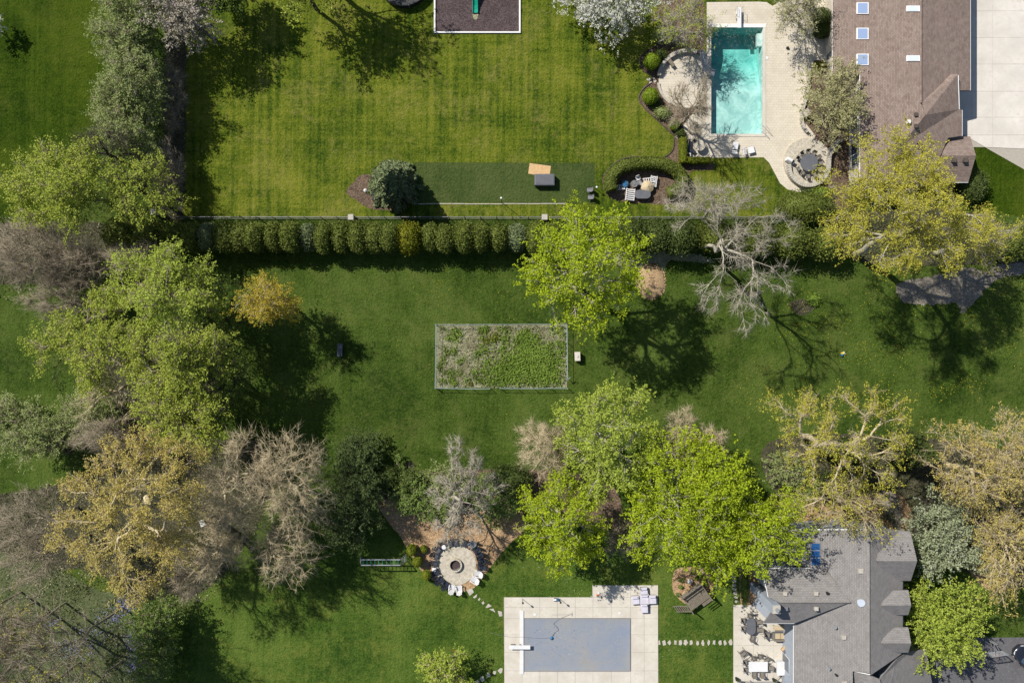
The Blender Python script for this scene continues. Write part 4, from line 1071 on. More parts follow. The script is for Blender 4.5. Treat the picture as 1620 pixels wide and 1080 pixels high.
lab = {0: 'navy adirondack chair at ten o\'clock of the fire ring', 1: 'navy adirondack chair left of the fire pit, two above the folded grey table', 2: 'navy adirondack chair directly left of the fire pit',
       3: 'navy adirondack chair at eight o\'clock of the fire ring', 4: 'navy adirondack chair at the lower left of the fire ring', 5: 'navy adirondack chair next to the pair of white ones below',
       6: 'white adirondack chair, left of the pair below the fire pit', 7: 'white adirondack chair nearest the first stepping stone', 8: 'white adirondack chair, lower of the pair right of fire pit', 9: 'white adirondack chair, upper of the pair right of fire pit',
       10: 'navy adirondack chair directly above the right white pair', 11: 'navy adirondack chair right of the fire pit, second above the white pair', 12: 'navy adirondack chair at two o\'clock of the fire ring', 13: 'navy adirondack chair below the pale grey one on the right arc',
       14: 'pale grey adirondack chair at the upper right of the fire ring', 15: 'navy adirondack chair at eleven o\'clock of the fire ring', 16: 'navy adirondack chair under the bare twigs, left of the trunk', 17: 'navy adirondack chair under the bare twigs at twelve o\'clock', 18: 'navy adirondack chair under the twigs beside the pale grey one'}
for k, (zx, zy, c, _) in enumerate(ring):
    px, py = 640 + zx / 9.82, 840 + zy / 9.82
    dx, dy = FP[0] - px, FP[1] - py
    adirondack(lab[k], px - dx * .03, py - dy * .03, math.atan2(-dy, dx) + random.uniform(-.12, .12), {'n': m_navy, 'w': m_whitepl, 'g': m_steel}[c], 'chairs round the fire pit')
for (px, py, lb) in ((687.5, 898.5, 'small round white side table left of the fire pit'), (703, 863.5, 'small round white side table upper left of fire pit')):
    o = thing('side_table', lb, 'table', at(px, py)); obj('tabletop', MB().lathe([(.26, .45), (.27, .48), (.25, .49)], n=14), m_whitepl, o)
    for k in range(3): obj('leg', MB().tube([(.18 * math.cos(k * 2.1), .18 * math.sin(k * 2.1), .45), (.22 * math.cos(k * 2.1), .22 * math.sin(k * 2.1), 0)], .018, 5), m_whitepl, o)

# --- monkey bars
def monkey():
    x0, y0 = W2(577, 881); x1, _ = W2(637, 881); wdt = 0.62; hh = 2.15
    o = thing('monkey_bars', 'white and green monkey bars standing on the lawn by the chip bed', 'monkey bars', ((x0 + x1) / 2, y0, 0))
    l = x1 - x0
    for s in (-1, 1): obj('rail', MB().box((0, s * wdt / 2, hh), (l, .10, .10)), m_steel, o)
    for k in range(10): obj('rung', MB().tube([(-l / 2 + l * (k + .5) / 10, -wdt / 2, hh), (-l / 2 + l * (k + .5) / 10, wdt / 2, hh)], .028, 5), m_teal, o)
    for e in (-1, 1):
        for s in (-1, 1): obj('leg', MB().tube([(e * l / 2, s * wdt / 2, hh), (e * (l / 2 + .55), s * (wdt / 2 + .12), 0)], .055, 6), m_steel, o)
        for k in range(4):
            t = .2 + .2 * k; obj('ladder_rung', MB().tube([(e * (l / 2 + .55 * t), -wdt / 2 - .12 * t, hh * (1 - t)), (e * (l / 2 + .55 * t), wdt / 2 + .12 * t, hh * (1 - t))], .028, 5), m_steel, o)
monkey()

# --- metal fence with pillars
def fence():
    y = W2(0, 346)[1]; xs_ = [W2(x, 346)[0] for x in range(286, 1246, 25)]
    o = thing('metal_fence', 'long low dark metal fence along the clipped hedge', 'fence', (xs_[0], y, 0))
    for z, r in ((1.42, .035), (1.22, .022), (.18, .03)):
        obj('rail', MB().box(((xs_[-1] - xs_[0]) / 2, 0, z), (xs_[-1] - xs_[0], r * 1.3, r * 1.6)), m_grey, o)
    def post(): return MB().box((0, 0, .74), (.065, .065, 1.48))
    for x in xs_: cpart(o, 'post', 'fence/post', post, m_black, (x - xs_[0], 0, 0))
    n = int((xs_[-1] - xs_[0]) / .13); V = []; F = []
    mb = MB()
    for k in range(n): mb.box((k * .13, 0, .75), (.016, .016, 1.3))
    p = obj('pickets', mb, m_black, o); p['kind'] = 'stuff'
    return xs_, y
fxs, fy = fence()
def post_pier(label, px, py):
    o = thing('stone_pier', label, 'pillar', at(px, py))
    obj('shaft', MB().box((0, 0, .8), (.56, .56, 1.6)), m_stone, o); obj('cap', MB().prism(rect(.7, .7), 1.6, 1.72, rect(.6, .6)), m_stone, o)
post_pier('square pale stone pier in the fence near the blue spruce', 559.5, 347)
post_pier('square pale stone pier in the fence beside the lime tree', 861, 347)
post_pier('square pale stone pier at the left end of the fence', 253, 339)

# --- turf strip furniture
def pingpong():
    a = at(861, 286.5)
    o = thing('covered_game_table', 'grey covered game table standing on the artificial turf', 'table', (a[0], a[1], 0.016), 0)
    w_, h_ = 2.3, 1.3
    obj('cover', MB().prism(rect(w_ * 1.02, h_ * 1.02), .16, .86, rect(w_, h_)), m_char, o)
    obj('cover_top', MB().prism(rect(w_ * .985, h_ * .97), .861, .90, rect(w_ * .9, h_ * .82)), m_char, o)
    for sx in (-1, 1):
        for sy in (-1, 1): obj('leg', MB().box((sx * .95, sy * .45, .09), (.08, .08, .18)), m_black, o)
pingpong()
a = at(853.5, 269); o = tag(obj('plywood_sheet', MB().prism(rect(2.5, 1.25), 0.02, .045), m_ply, None, (a[0], a[1], 0), math.radians(-8)), 'bare plywood sheet lying beside the covered table', 'plywood')
for k, (px, py, lb) in enumerate(((931.5, 301.5, 'dark patio chair on the turf end, upper of two'), (933, 313, 'dark patio chair on the turf end, lower of two'))):
    patio_chair(lb, px, py, math.pi, m_grey, m_black, 'chairs at the end of the turf', z=.016)
def lamp_post(label, px, py, hgt, name='lamp_post'):
    o = thing(name, label, 'lamp post', at(px, py, .016))
    obj('pole', MB().tube([(0, 0, 0), (0, 0, hgt)], .035, 6), m_black, o); obj('lamp_head', MB().lathe([(.07, hgt), (.13, hgt + .04), (.11, hgt + .16), (.03, hgt + .2)], n=10), m_whitepl, o)
lamp_post('thin lamp post with white head at the turf end', 942.5, 299, 1.05); lamp_post('taller thin pole on the lower edge of the turf', 793.5, 320, 2.7)
o = thing('edging_strip', 'white edging strip along the lower side of the turf', 'edging', at(750, 322.5))
for k in range(12):
    x0 = W2(655 + k * 20, 0)[0] - o.location[0]; x1 = W2(655 + (k + 1) * 20 - .4, 0)[0] - o.location[0]
    obj('edging_board', MB().box(((x0 + x1) / 2, random.uniform(-.02, .02), .03), (x1 - x0, .10, .06)), m_stone, o)
# net panel and stone by the spruce
o = thing('trellis_panel', 'dark upright trellis panel between mulch and blue spruce', 'trellis', at(592, 309))
for s in (-1, 1): obj('post', MB().box((0, s * .75, .75), (.05, .05, 1.5)), m_navy, o)
for k in range(7): obj('slat', MB().box((0, 0, .2 + .2 * k), (.02, 1.5, .05)), m_navy, o)
o = thing('garden_lantern', 'small white stone lantern on the mulch beside blue spruce', 'lantern', at(578.5, 302)); obj('base', MB().lathe([(.16, 0), (.2, .1), (.12, .2)], n=8), m_stone, o); obj('lamp_cap', MB().lathe([(.14, .2), (.2, .34), (.05, .44)], n=8), m_whitepl, o)

# --- playground
def playground():
    sheet('play_surface', px_box(688, -160, 822, 52), 0.02, m_rubber)
    o = thing('playground_border', 'white board border round the brown playground surface', 'border', at(755, 0))
    ox, oy = o.location[0], o.location[1]
    for (a, b, c, d) in ((686.5, -160, 689, 50.8), (821, -160, 823.5, 50.8), (686.5, 50.9, 823.5, 53.2)):
        x0, y1 = W2(a, b); x1, y0 = W2(c, d)
        obj('border_board', MB().box(((x0 + x1) / 2 - ox, (y0 + y1) / 2 - oy, .09), (x1 - x0, y1 - y0, .18)), m_white, o)
    s = thing('play_tower', 'playground tower with teal slide at the top edge', 'playset', at(752, -32))
    bx, by = at(752, -32)[:2]; ey = at(752, 21.5)[1] - by
    prof = [(0.0, 1.45), (0.15, 1.42), (0.5, .75), (.78, .25), (.9, .16), (1.0, .15)]
    for nm, x0, x1, dz in (('slide_bed', -.25, .25, 0.0), ('slide_side', -.31, -.25, .16), ('slide_side', .25, .31, .16)):
        V = []; F = []
        for (t, z) in prof:
            y = ey * t; V += [(x0, y, z - .05), (x1, y, z - .05), (x1, y, z + dz), (x0, y, z + dz)]
        m_ = len(prof)
        for i in range(m_ - 1):
            for j in range(4): F.append((i * 4 + j, i * 4 + (j + 1) % 4, (i + 1) * 4 + (j + 1) % 4, (i + 1) * 4 + j))
        F += [(0, 1, 2, 3), ((m_ - 1) * 4 + 3, (m_ - 1) * 4 + 2, (m_ - 1) * 4 + 1, (m_ - 1) * 4)]
        obj(nm, MB().add(V, F), m_teal, s)
    obj('platform', MB().box((.1, .75, 1.45), (1.5, 1.5, .08)), m_wood, s)
    for sx in (-1, 1):
        for sy in (-1, 1): obj('post', MB().box((.1 + sx * .72, .75 + sy * .72, 1.4), (.1, .1, 2.8)), m_wood, s)
    obj('roof', MB().prism([(-.8, -.15), (1.0, -.15), (1.0, 1.65), (-.8, 1.65)], 2.7, 3.3, [(-.8, .7), (1.0, .7), (1.0, .8), (-.8, .8)]), m_teal, s)
    obj('side_panel', MB().box((.85, .75, 1.85), (.05, 1.4, .75)), m_teal, s)
    d = obj('worn_patch', MB().prism([(-.35, ey - .1), (.35, ey - .1), (.2, ey - .75), (-.2, ey - .7)], 0.021, .026), m_soil, s)
playground()
def trampoline():
    o = thing('trampoline', 'large black round trampoline, pad darkened as shade, at the top edge by playground', 'trampoline', at(640, -26))
    R_ = 3.0
    obj('mat', MB().lathe([(.02, .88), (R_ - .35, .88), (R_ - .35, .895), (.02, .895)], n=40), m_black, o)
    obj('pad', MB().lathe([(R_ - .36, .90), (R_, .91), (R_, .95), (R_ - .36, .94)], n=40), m_black, o)  # pad coloured black to stand in for the deep shade over it
    obj('skirt', MB().lathe([(R_ - .05, .1), (R_ - .02, .1), (R_ - .02, .92), (R_ - .05, .92)], n=40), m_black, o)
    for k in range(8):
        a = k * math.pi / 4 + .2; obj('leg', MB().tube([(R_ * math.cos(a), R_ * math.sin(a), 0), (R_ * math.cos(a), R_ * math.sin(a), 1.0)], .035, 6), m_grey, o)
trampoline()

# --- open pool surroundings
def diving_board(label, px, py, face, L_, stand):
    o = thing('diving_board', label, 'diving board', at(px, py, .07), face)
    obj('board', MB().box((0, 0, .52), (L_, .46, .06)), m_whitepl, o)
    obj('stand', MB().prism(rect(.5, .42), 0, .49, rect(.4, .4)), m_whitepl if stand else m_grey, o, (-L_ * .32, 0, 0))
    obj('fulcrum', MB().box((L_ * .02, 0, .245), (.12, .44, .49)), m_grey, o)
    if stand:
        for s in (-1, 1): obj('handrail', MB().tube([(-L_ * .48, s * .32, 0), (-L_ * .48, s * .32, .95), (-L_ * .1, s * .32, .95), (-L_ * .1, s * .32, .1)], .022, 6), m_steel, o)
diving_board('white diving board over the turquoise pool', 1167.5, 31, -math.pi / 2, 2.35, True)
diving_board('white diving board over the covered pool', 822, 1020.5, 0, 2.45, False)
def water_slide():
    o = thing('pool_slide', 'curved grey pool slide on the left edge of turquoise pool', 'slide', at(1110, 82, .03))
    ox, oy = o.location[0], o.location[1]
    P = [(1111, 82, 1.9), (1113, 92, 1.55), (1114, 102, 1.15), (1117, 110, .8), (1123, 115, .55), (1130, 117.5, .42)]
    pts = [Vector(W(*p)) - Vector((ox, oy, 0)) for p in P]
    # chute: U section along the path
    V = []; F = []; prof = [(-.34, .26), (-.30, .04), (0, -.04), (.30, .04), (.34, .26), (.38, .26), (.33, -.02), (0, -.10), (-.33, -.02), (-.38, .26)]
    for i, p in enumerate(pts):
        t = (pts[min(i + 1, len(pts) - 1)] - pts[max(i - 1, 0)]); t.z = 0; t.normalize(); s = Vector((t.y, -t.x, 0))
        for (a, b) in prof: V.append(p + s * a + Vector((0, 0, b)))
    m_ = len(prof)
    for i in range(len(pts) - 1):
        for j in range(m_): F.append((i * m_ + j, i * m_ + (j + 1) % m_, (i + 1) * m_ + (j + 1) % m_, (i + 1) * m_ + j))
    F += [tuple(range(m_)), tuple(range((len(pts) - 1) * m_, len(pts) * m_))[::-1]]
    obj('chute', MB().add(V, F), m_steel, o)
    for i in (0, 2, 3):
        for s in (-.3, .3): obj('leg', MB().tube([(pts[i].x + s, pts[i].y, 0), (pts[i].x + s, pts[i].y, pts[i].z)], .03, 6), m_grey, o)
    for s in (-.28, .28): obj('ladder_rail', MB().tube([(pts[0].x + s, pts[0].y + .7, 0), (pts[0].x + s, pts[0].y + .1, 1.9), (pts[0].x + s, pts[0].y, 2.35), (pts[0].x + s, pts[0].y - .4, 2.1)], .025, 6), m_steel, o)
    for k in range(6): t = k / 6 + .1; obj('ladder_step', MB().box((pts[0].x, pts[0].y + .7 - .6 * t, 1.9 * t), (.5, .12, .03)), m_grey, o)
water_slide()
def arc_wall(name, label, c, r, a0, a1, wdt, hgt, mat, n=14, cat='wall', z=0.03):
    o = thing(name, label, cat, at(c[0], c[1], z)); R_ = r / S
    for k in range(n):
        b0, b1 = a0 + (a1 - a0) * (k + .02) / n, a0 + (a1 - a0) * (k + .98) / n
        q = [((R_ + s) * math.cos(b), (R_ + s) * math.sin(b)) for (s, b) in ((0, b0), (wdt, b0), (wdt, b1), (0, b1))]
        obj('stone', MB().prism(q, 0, hgt + random.uniform(-.015, .015)), mat, o)
    return o
rad = math.radians
arc_wall('bench_wall', 'curved low stone bench wall round the upper terrace edge', (1086, 127), 42, rad(70), rad(172), .42, .5, m_stone, 16)
arc_wall('terrace_kerb', 'curved low stone kerb round the lower terrace edge', (1086, 127), 43, rad(186), rad(238), .28, .18, m_stone, 10)
a = at(1061, 101.5, .03); o = thing('stone_bench', 'short brown wooden bench inside the curved stone wall', 'bench', a, rad(-52))
obj('seat', MB().box((0, 0, .42), (.95, .42, .06)), m_wood, o)
for s in (-1, 1): obj('leg', MB().box((s * .36, 0, .2), (.07, .36, .4)), m_wood, o)
# ring wall of the raised fire terrace
rt = thing('raised_terrace', 'raised round stone terrace carrying the dark fire table', 'terrace', at(1276, 256.5))
obj('floor', MB().prism([(2.75 * math.cos(k * math.pi / 24), 2.75 * math.sin(k * math.pi / 24)) for k in range(48)], 0, .32), m_paver2, rt)
wl = [(1245, 262, 0), (1247, 275, 0), (1254, 286, 0), (1266, 293.5, 0), (1280, 294.5, 0), (1293, 290, 0), (1302, 281, 0), (1307, 269, 0), (1308, 256, 0), (1310, 243, 0), (1317, 232, 0), (1328, 222, 0)]
sp = spline([p[:2] for p in wl], 4, False)
for i in range(len(sp) - 1):
    a, b = Vector(W2(*sp[i])), Vector(W2(*sp[i + 1])); t = (b - a).normalized(); n = Vector((t.y, -t.x)) * .22; lo = Vector((rt.location[0], rt.location[1]))
    q = [a - n - lo, b - n - lo, b + n - lo, a + n - lo]
    g = t * .012
    obj('wall_stone', MB().prism([tuple(q[0] + g), tuple(q[1] - g), tuple(q[2] - g), tuple(q[3] + g)], 0, .78 + random.uniform(-.012, .012)), m_stone, rt)
# planter seat wall beside the house
pw = thing('planter_wall', 'sinuous low stone wall edging the planting by the house', 'wall', at(1274, 150, .024))
sp = spline([(1284, 97), (1279, 110), (1277, 128), (1276, 150), (1270, 168), (1267, 185), (1269, 200), (1276, 210)], 4, False)
for i in range(len(sp) - 1):
    a, b = Vector(W2(*sp[i])), Vector(W2(*sp[i + 1])); t = (b - a).normalized(); n = Vector((t.y, -t.x)) * .17; lo = Vector((pw.location[0], pw.location[1])); g = t * .01
    obj('stone', MB().prism([tuple(a - n - lo + g), tuple(b - n - lo - g), tuple(b + n - lo - g), tuple(a + n - lo + g)], 0, .42 + random.uniform(-.01, .01)), m_stone, pw)
a = at(1271.5, 182, .02); o = thing('stone_pedestal', 'square stone pedestal on the low wall by the house', 'pedestal', a, .6)
obj('shaft', MB().prism(rect(.62, .62), 0, .95), m_stone, o); obj('cap', MB().prism(rect(.78, .78), .95, 1.05), m_stone, o)
# fire table with chairs
FT = (1276.5, 259.5)
table('fire_table', 'dark round fire table on the raised terrace', FT[0], FT[1], circle((0, 0), 1.02, 28), m_char, m_black, .72, 0, None, .32, True, .08)
names = ['at twelve', 'at one', 'at two', 'at three', 'at four', 'at five', 'at six', 'at seven', 'at eight', 'at ten', 'at eleven']
hours = [0, 1, 2, 3, 4, 5, 6, 7, 8, 10, 11]
for nm, hr in zip(names, hours):
    a = math.pi / 2 - hr * math.pi / 6; r_ = 1.28 if hr not in (4, 5, 6) else 1.5
    px, py = FT[0] + r_ * S * math.cos(a), FT[1] - r_ * S * math.sin(a)
    patio_chair('dark wire chair %s o\'clock around the round fire table' % nm, px, py, a + math.pi, m_sling, m_black, 'chairs around the fire table', 'wire_chair', .82, .32)
a = at(1245.5, 255.5, .04); o = thing('umbrella_stand', 'white and grey grill cart at the terrace rim', 'grill', a, -.5)
obj('body', MB().box((0, 0, .45), (.7, .5, .7)), m_whitepl, o); obj('lid', MB().prism(rect(.7, .5), .8, 1.05, rect(.6, .3)), m_whitepl, o); obj('side_shelf', MB().box((.5, 0, .78), (.3, .45, .04)), m_char, o)
o.name = 'grill_cart'
# loungers, round table, chest by the clipped hedge
lounger('white sun lounger on the deck, left of the pair', 1161.5, 236, rad(80), m_whitepl, m_grey, .03, 'loungers on the deck below the pool', .5, 1.3, .6)
lounger('white sun lounger on the deck, right of the pair', 1183, 239.5, rad(15), m_whitepl, m_grey, .03, 'loungers on the deck below the pool', .5, 1.15, .75)
table('round_table', 'round beige stone table inside the clipped hedge corner', 1105, 232.5, circle((0, 0), .62, 24), m_paver2, m_wood, .74, 0, None, .03, True, .1)
for i, (px, py) in enumerate(((1096, 240.5), (1099, 224.5))): patio_chair(['small dark chair lower left of the round beige table', 'small dark chair upper left of the round beige table'][i], px, py, [.8, -.8][i], m_navy, m_black, 'chairs at the round beige table', 'wire_chair', .8, .03)
a = at(1088, 232, .03); o = thing('garden_bench', 'dark slatted bench along the clipped hedge', 'bench', a, 0)
for k in range(4): obj('seat_slat', MB().box((-.15 + k * .12, 0, .43), (.1, 1.6, .03)), m_navy, o)
obj('backrest', MB().box((-.27, 0, .68), (.04, 1.6, .4)), m_navy, o)
for s in (-1, 1):
    obj('leg', MB().box((0, s * .7, .21), (.45, .06, .42)), m_navy, o)
a = at(1087.8, 247.5, .03); o = thing('deck_box', 'white cube planter at the hedge corner', 'planter', a); obj('box', MB().prism(rect(.55, .55), 0, .5), m_whitepl, o); obj('soil', MB().prism(rect(.4, .4), .5, .51), m_barkd, o)
a = at(1208, 207, .03); o = thing('pool_handrail', 'thin metal handrail at the lower right pool corner', 'handrail', a, rad(130))
for s in (-.25, .25): obj('rail', MB().tube([(-.5, s, 0), (-.5, s, .8), (.1, s, .85), (.5, s, .3), (.6, s, .02)], .022, 6), m_steel, o)
a = at(1245.5, 76.5, .03); o = thing('floor_drain_box', 'small dark box on the pavers right of the pool', 'box', a); obj('body', MB().prism(rect(.3, .24), 0, .2, rect(.26, .2)), m_barkd, o); obj('lid', MB().prism(rect(.28, .22), .2, .23), m_black, o); o.name = 'deck_box'
a = at(1213.5, 92, .03); tag(obj('skimmer_cover', MB().lathe([(.2, 0), (.2, .02), (.17, .03)], n=14), m_whitepl, None, a), 'small round white lid beside the right pool coping', 'skimmer cover')
a = at(1101.5, 185, .03)
for i, (px, py) in enumerate(((1101, 174), (1098.5, 197))): patio_chair(['dark wire chair under bare tree by pool, upper one', 'dark wire chair under bare tree by pool, lower one'][i], px, py, 0.4 + i, m_navy, m_black, 'chairs under the bare pool tree', 'wire_chair', .8, .03)

# --- storage corner inside the oval hedge
def stack(label, px, py, rz, n, L_, w_, mat, name='lounger_frame', cat='lounger'):
    o = thing(name, label, cat, at(px, py, .01), rz)
    for k in range(n):
        z = .3 + k * .16
        for s in (-1, 1): obj('side_rail', MB().box((0, s * w_ / 2, z), (L_, .06, .06)), mat, o)
        for j in range(6): obj('crossbar', MB().box((-L_ / 2 + L_ * (j + .5) / 6, 0, z), (.07, w_, .035)), mat, o)
    for sx in (-1, 1):
        for sy in (-1, 1): obj('leg', MB().box((sx * L_ * .4, sy * w_ / 2, .15), (.06, .06, .3)), mat, o)
    return o
stack('white lounger frame standing right inside the oval hedge', 1033, 288, rad(82), 2, 1.3, .7, m_whitepl)
stack('upturned white lounger frame at the left of the oval hedge', 981, 297, rad(5), 1, 1.1, .5, m_whitepl)
stack('white frame lying across the top of the stored furniture', 1027, 286, rad(8), 2, 1.6, .5, m_whitepl)
stack('curved white deck chair stored lowest inside the oval hedge', 996, 309, rad(84), 3, 1.4, .95, m_whitepl, 'deck_chair', 'deck chair')
a = at(1023, 297, .01); o = thing('patio_umbrella', 'tan canvas umbrella top stored inside the oval hedge', 'umbrella', a, .3)
obj('canopy', MB().lathe([(.78, .5), (.76, .56), (.4, .78), (.04, .95)], n=8), m_tan, o); obj('pole', MB().tube([(0, 0, 0), (0, 0, 1.0)], .03, 6), m_grey, o)
for k in range(8): obj('rib', MB().tube([(0, 0, .93), (.74 * math.cos(k * .785), .74 * math.sin(k * .785), .57)], .012, 4), m_grey, o)
table('stored_table', 'dark grey stadium shaped table inside the oval hedge', 1015, 309, [(p[1], p[0]) for p in stadium(1.0, 1.9)], m_char, m_black, .7, 0, None, .01)
a = at(988, 292, .01); planter('round blue pot stored inside the oval hedge', 988, 292, .36, .42, m_blue, lf_dark, .01, 'garden_pot', 20)
a = at(1002.5, 292, .01); planter('round dark pot stored beside the blue pot', 1002.5, 292, .38, .45, m_grey, lf_dark, .01, 'garden_pot', 20)
patio_chair('white plastic chair stored at the top of the oval hedge', 1008.5, 283.5, -1.2, m_whitepl, m_whitepl, None, 'plastic_chair', .8, .01)
patio_chair('blue grey chair stored beside the tan umbrella top', 1012, 290.5, .4, m_steel, m_steel, None, 'plastic_chair', .8, .01)

# --- rustic play deck on the chip oval
def play_deck():
    a = at(1097, 939); rz = rad(36)
    o = thing('play_deck', 'weathered wooden play deck with railings on chip oval', 'play deck', a, rz)
    w_, d_ = 2.7, 2.1; zt = 1.0
    for k in range(14): cpart(o, 'plank', 'deck/plank', lambda: MB().box((0, 0, 0), (w_ / 14 - .012, d_, .05)), m_wood, (-w_ / 2 + w_ * (k + .5) / 14, 0, zt))
    for sx in (-1, 1):
        for sy in (-1, 1): obj('post', MB().box((sx * w_ / 2, sy * d_ / 2, 1.05), (.14, .14, 2.1)), m_wood, o)
    def rail(x0, y0, x1, y1):
        for z in (1.35, 1.65, 1.95): obj('rail', MB().tube([(x0, y0, z), (x1, y1, z)], .055, 6), m_wood, o)
    rail(-w_ / 2, d_ / 2, w_ / 2, d_ / 2); rail(w_ / 2, -d_ / 2, w_ / 2, d_ / 2) ; rail(0.1, -d_ / 2, w_ / 2, -d_ / 2)
    obj('bench', MB().box((0, d_ / 2 - .25, 1.3), (w_ * .8, .3, .05)), m_wood, o)
    for k in range(7): obj('ladder_rung', MB().box((-w_ / 2 - .15 - .2 * k, -d_ / 2 + .3 + .1 * k, zt - .12 - .13 * k), (.1, .8, .05)), m_wood, o)
    for s in (-.4, .4): obj('ladder_rail', MB().tube([(-w_ / 2, -d_ / 2 + .3 + s, zt), (-w_ / 2 - 1.45, -d_ / 2 + .9 + s, .03)], .045, 5), m_wood, o)
play_deck()
planter('white bucket planter above the wooden play deck', 1090, 917.5, .26, .5, m_whitepl, lf_bloss2, .016, 'planter', 40)
planter('flowering planter at the near corner of play deck', 1097, 955.5, .24, .4, m_wood, lf_silo, .016, 'planter', 110, .22)
planter('flowering planter at the right corner of play deck', 1122, 936, .24, .4, m_wood, lf_silo, .016, 'planter', 110, .22)

# --- dining patio
ST = (1185.3, 987)
table('oval_table', 'oval dark glass dining table on the concrete patio', ST[0], ST[1], stadium(1.1, 1.95), m_char, m_black, .74)
for lb, px, py, f in (('at the upper end', 1184, 971, -90), ('at the lower end, pulled out askew', 1188, 1006, 75), ('on the left side, upper one', 1174, 978.5, 0), ('on the left side, lower one', 1174.5, 991, 5), ('on the right side, upper one', 1197.5, 981, 190), ('on the right side, lower one', 1199, 993, 180)):
    patio_chair('dark sling chair of the oval table ' + lb, px, py, rad(f), m_sling, m_grey, 'chairs around the oval table', 'sling_chair', 1.0)
RT = (1196.5, 1050)
table('white_table', 'white rectangular dining table on the concrete patio', RT[0], RT[1], rect(2.2, 1.15), m_whitepl, m_grey, .74)
for lb, px, py, f in (('upper long side, left one', 1190, 1038, -90), ('upper long side, right one', 1200, 1035, -95), ('upper right corner, turned outward', 1211, 1040, 215), ('left end, upper one', 1177, 1044, 0), ('left end, lower one', 1178, 1056, 5), ('lower long side, left one', 1191, 1062.5, 88), ('lower long side, right one', 1203, 1062, 95), ('right end', 1215, 1053, 175)):
    patio_chair('taupe sling chair of the white table, ' + lb, px, py, rad(f), m_sling, m_grey, 'chairs around the white table', 'sling_chair', 1.0)
patio_chair('lone low taupe armchair at the left patio edge', 1172.5, 1030, rad(-145), m_sling, m_sling, None, 'lounge_chair', 1.25)
patio_chair('square taupe armchair at the sofa end under the eave', 1211, 1000.5, 0, m_sling, m_char, None, 'lounge_chair', 1.25)
a = at(1237, 1004, .07); o = thing('outdoor_sofa', 'long dark wicker sofa under the roof eave', 'sofa', a, 0)
obj('base', MB().box((0, 0, .2), (2.3, .85, .36)), m_char, o); obj('backrest', MB().box((0, -.38, .55), (2.3, .14, .5)), m_sling, o)
for s in (-1, 1): obj('armrest', MB().box((s * 1.1, .02, .45), (.14, .8, .3)), m_sling, o)
for k in range(3): obj('cushion', MB().box((-.68 + .68 * k, .05, .44), (.62, .62, .12)), m_tan, o)
a = at(1232, 991, .07); o = thing('coffee_table', 'low beige coffee table in front of the wicker sofa', 'table', a); obj('tabletop', MB().box((0, 0, .4), (1.5, .5, .06)), m_tan, o)
for sx in (-1, 1):
    for sy in (-1, 1): obj('leg', MB().box((sx * .65, sy * .18, .18), (.06, .06, .36)), m_wood, o)
a = at(1231.5, 1052, .07); o = thing('buffet_counter', 'white buffet counter standing along the house wall', 'counter', a); obj('body', MB().box((0, 0, .42), (.75, 1.5, .82)), m_whitepl, o); obj('countertop', MB().box((0, 0, .86), (.85, 1.6, .05)), m_whitepl, o); obj('drawer', MB().box((-.385, 0, .6), (.03, 1.2, .25)), m_whitepl, o)
a = at(1242, 1026, .07); o = thing('gas_grill', 'dark square gas grill set diagonally by the wall', 'grill', a, rad(-40)); obj('cabinet', MB().box((0, 0, .4), (.8, .75, .78)), m_char, o); obj('lid', MB().prism(rect(.82, .76), .8, 1.1, rect(.7, .5)), m_char, o); obj('handle', MB().tube([(-.3, -.42, .95), (.3, -.42, .95)], .02, 5), m_steel, o)
for s in (-1, 1): obj('side_shelf', MB().box((s * .58, 0, .8), (.3, .6, .04)), m_ply, o)
a = at(1248, 1035, .07); o = thing('wood_cabinet', 'slatted wooden cabinet beside the gas grill', 'cabinet', a, rad(-40)); obj('body', MB().box((0, 0, .4), (.8, .6, .8)), m_wood, o)
for k in range(6): obj('slat', MB().box((-.34 + .136 * k, 0, .82), (.11, .62, .03)), m_wood, o)
def railing():
    o = thing('patio_railing', 'thin dark metal railing along the lower patio', 'railing', at(1206, 1074))
    ox, oy = o.location[0], o.location[1]
    P = [W2(1166, 1073.5), W2(1186, 1075), W2(1222, 1074.5), W2(1240, 1058)]
    for i in range(3):
        a, b = P[i], P[i + 1]
        for z in (.95, .5): obj('rail', MB().tube([(a[0] - ox, a[1] - oy, z), (b[0] - ox, b[1] - oy, z)], .025, 5), m_grey, o)
    for p in P: obj('post', MB().box((p[0] - ox, p[1] - oy, .52), (.06, .06, 1.04)), m_grey, o)
railing()
for i, (px, py) in enumerate(((1164.5, 1071.5), (1175, 1078.5), (1223, 1073), (1232, 1078.5))):
    planter(['round dark planter at the lower left patio corner', 'round dark planter below the railing, left of middle', 'round dark planter where the railing turns up', 'round dark planter right of the railing bend'][i], px, py, .2, .45, m_black, lf_dark, .07, 'planter', 40)
a = at(1238, 1068, .07); o = thing('hose_reel', 'coiled garden hose on the patio by the railing', 'hose', a)
for k in range(3): obj('coil', MB().tube([((.42 - .03 * k) * math.cos(q * .4), (.34 - .03 * k) * math.sin(q * .4), .05 + .06 * k) for q in range(17)], .03, 5), m_barkp, o)
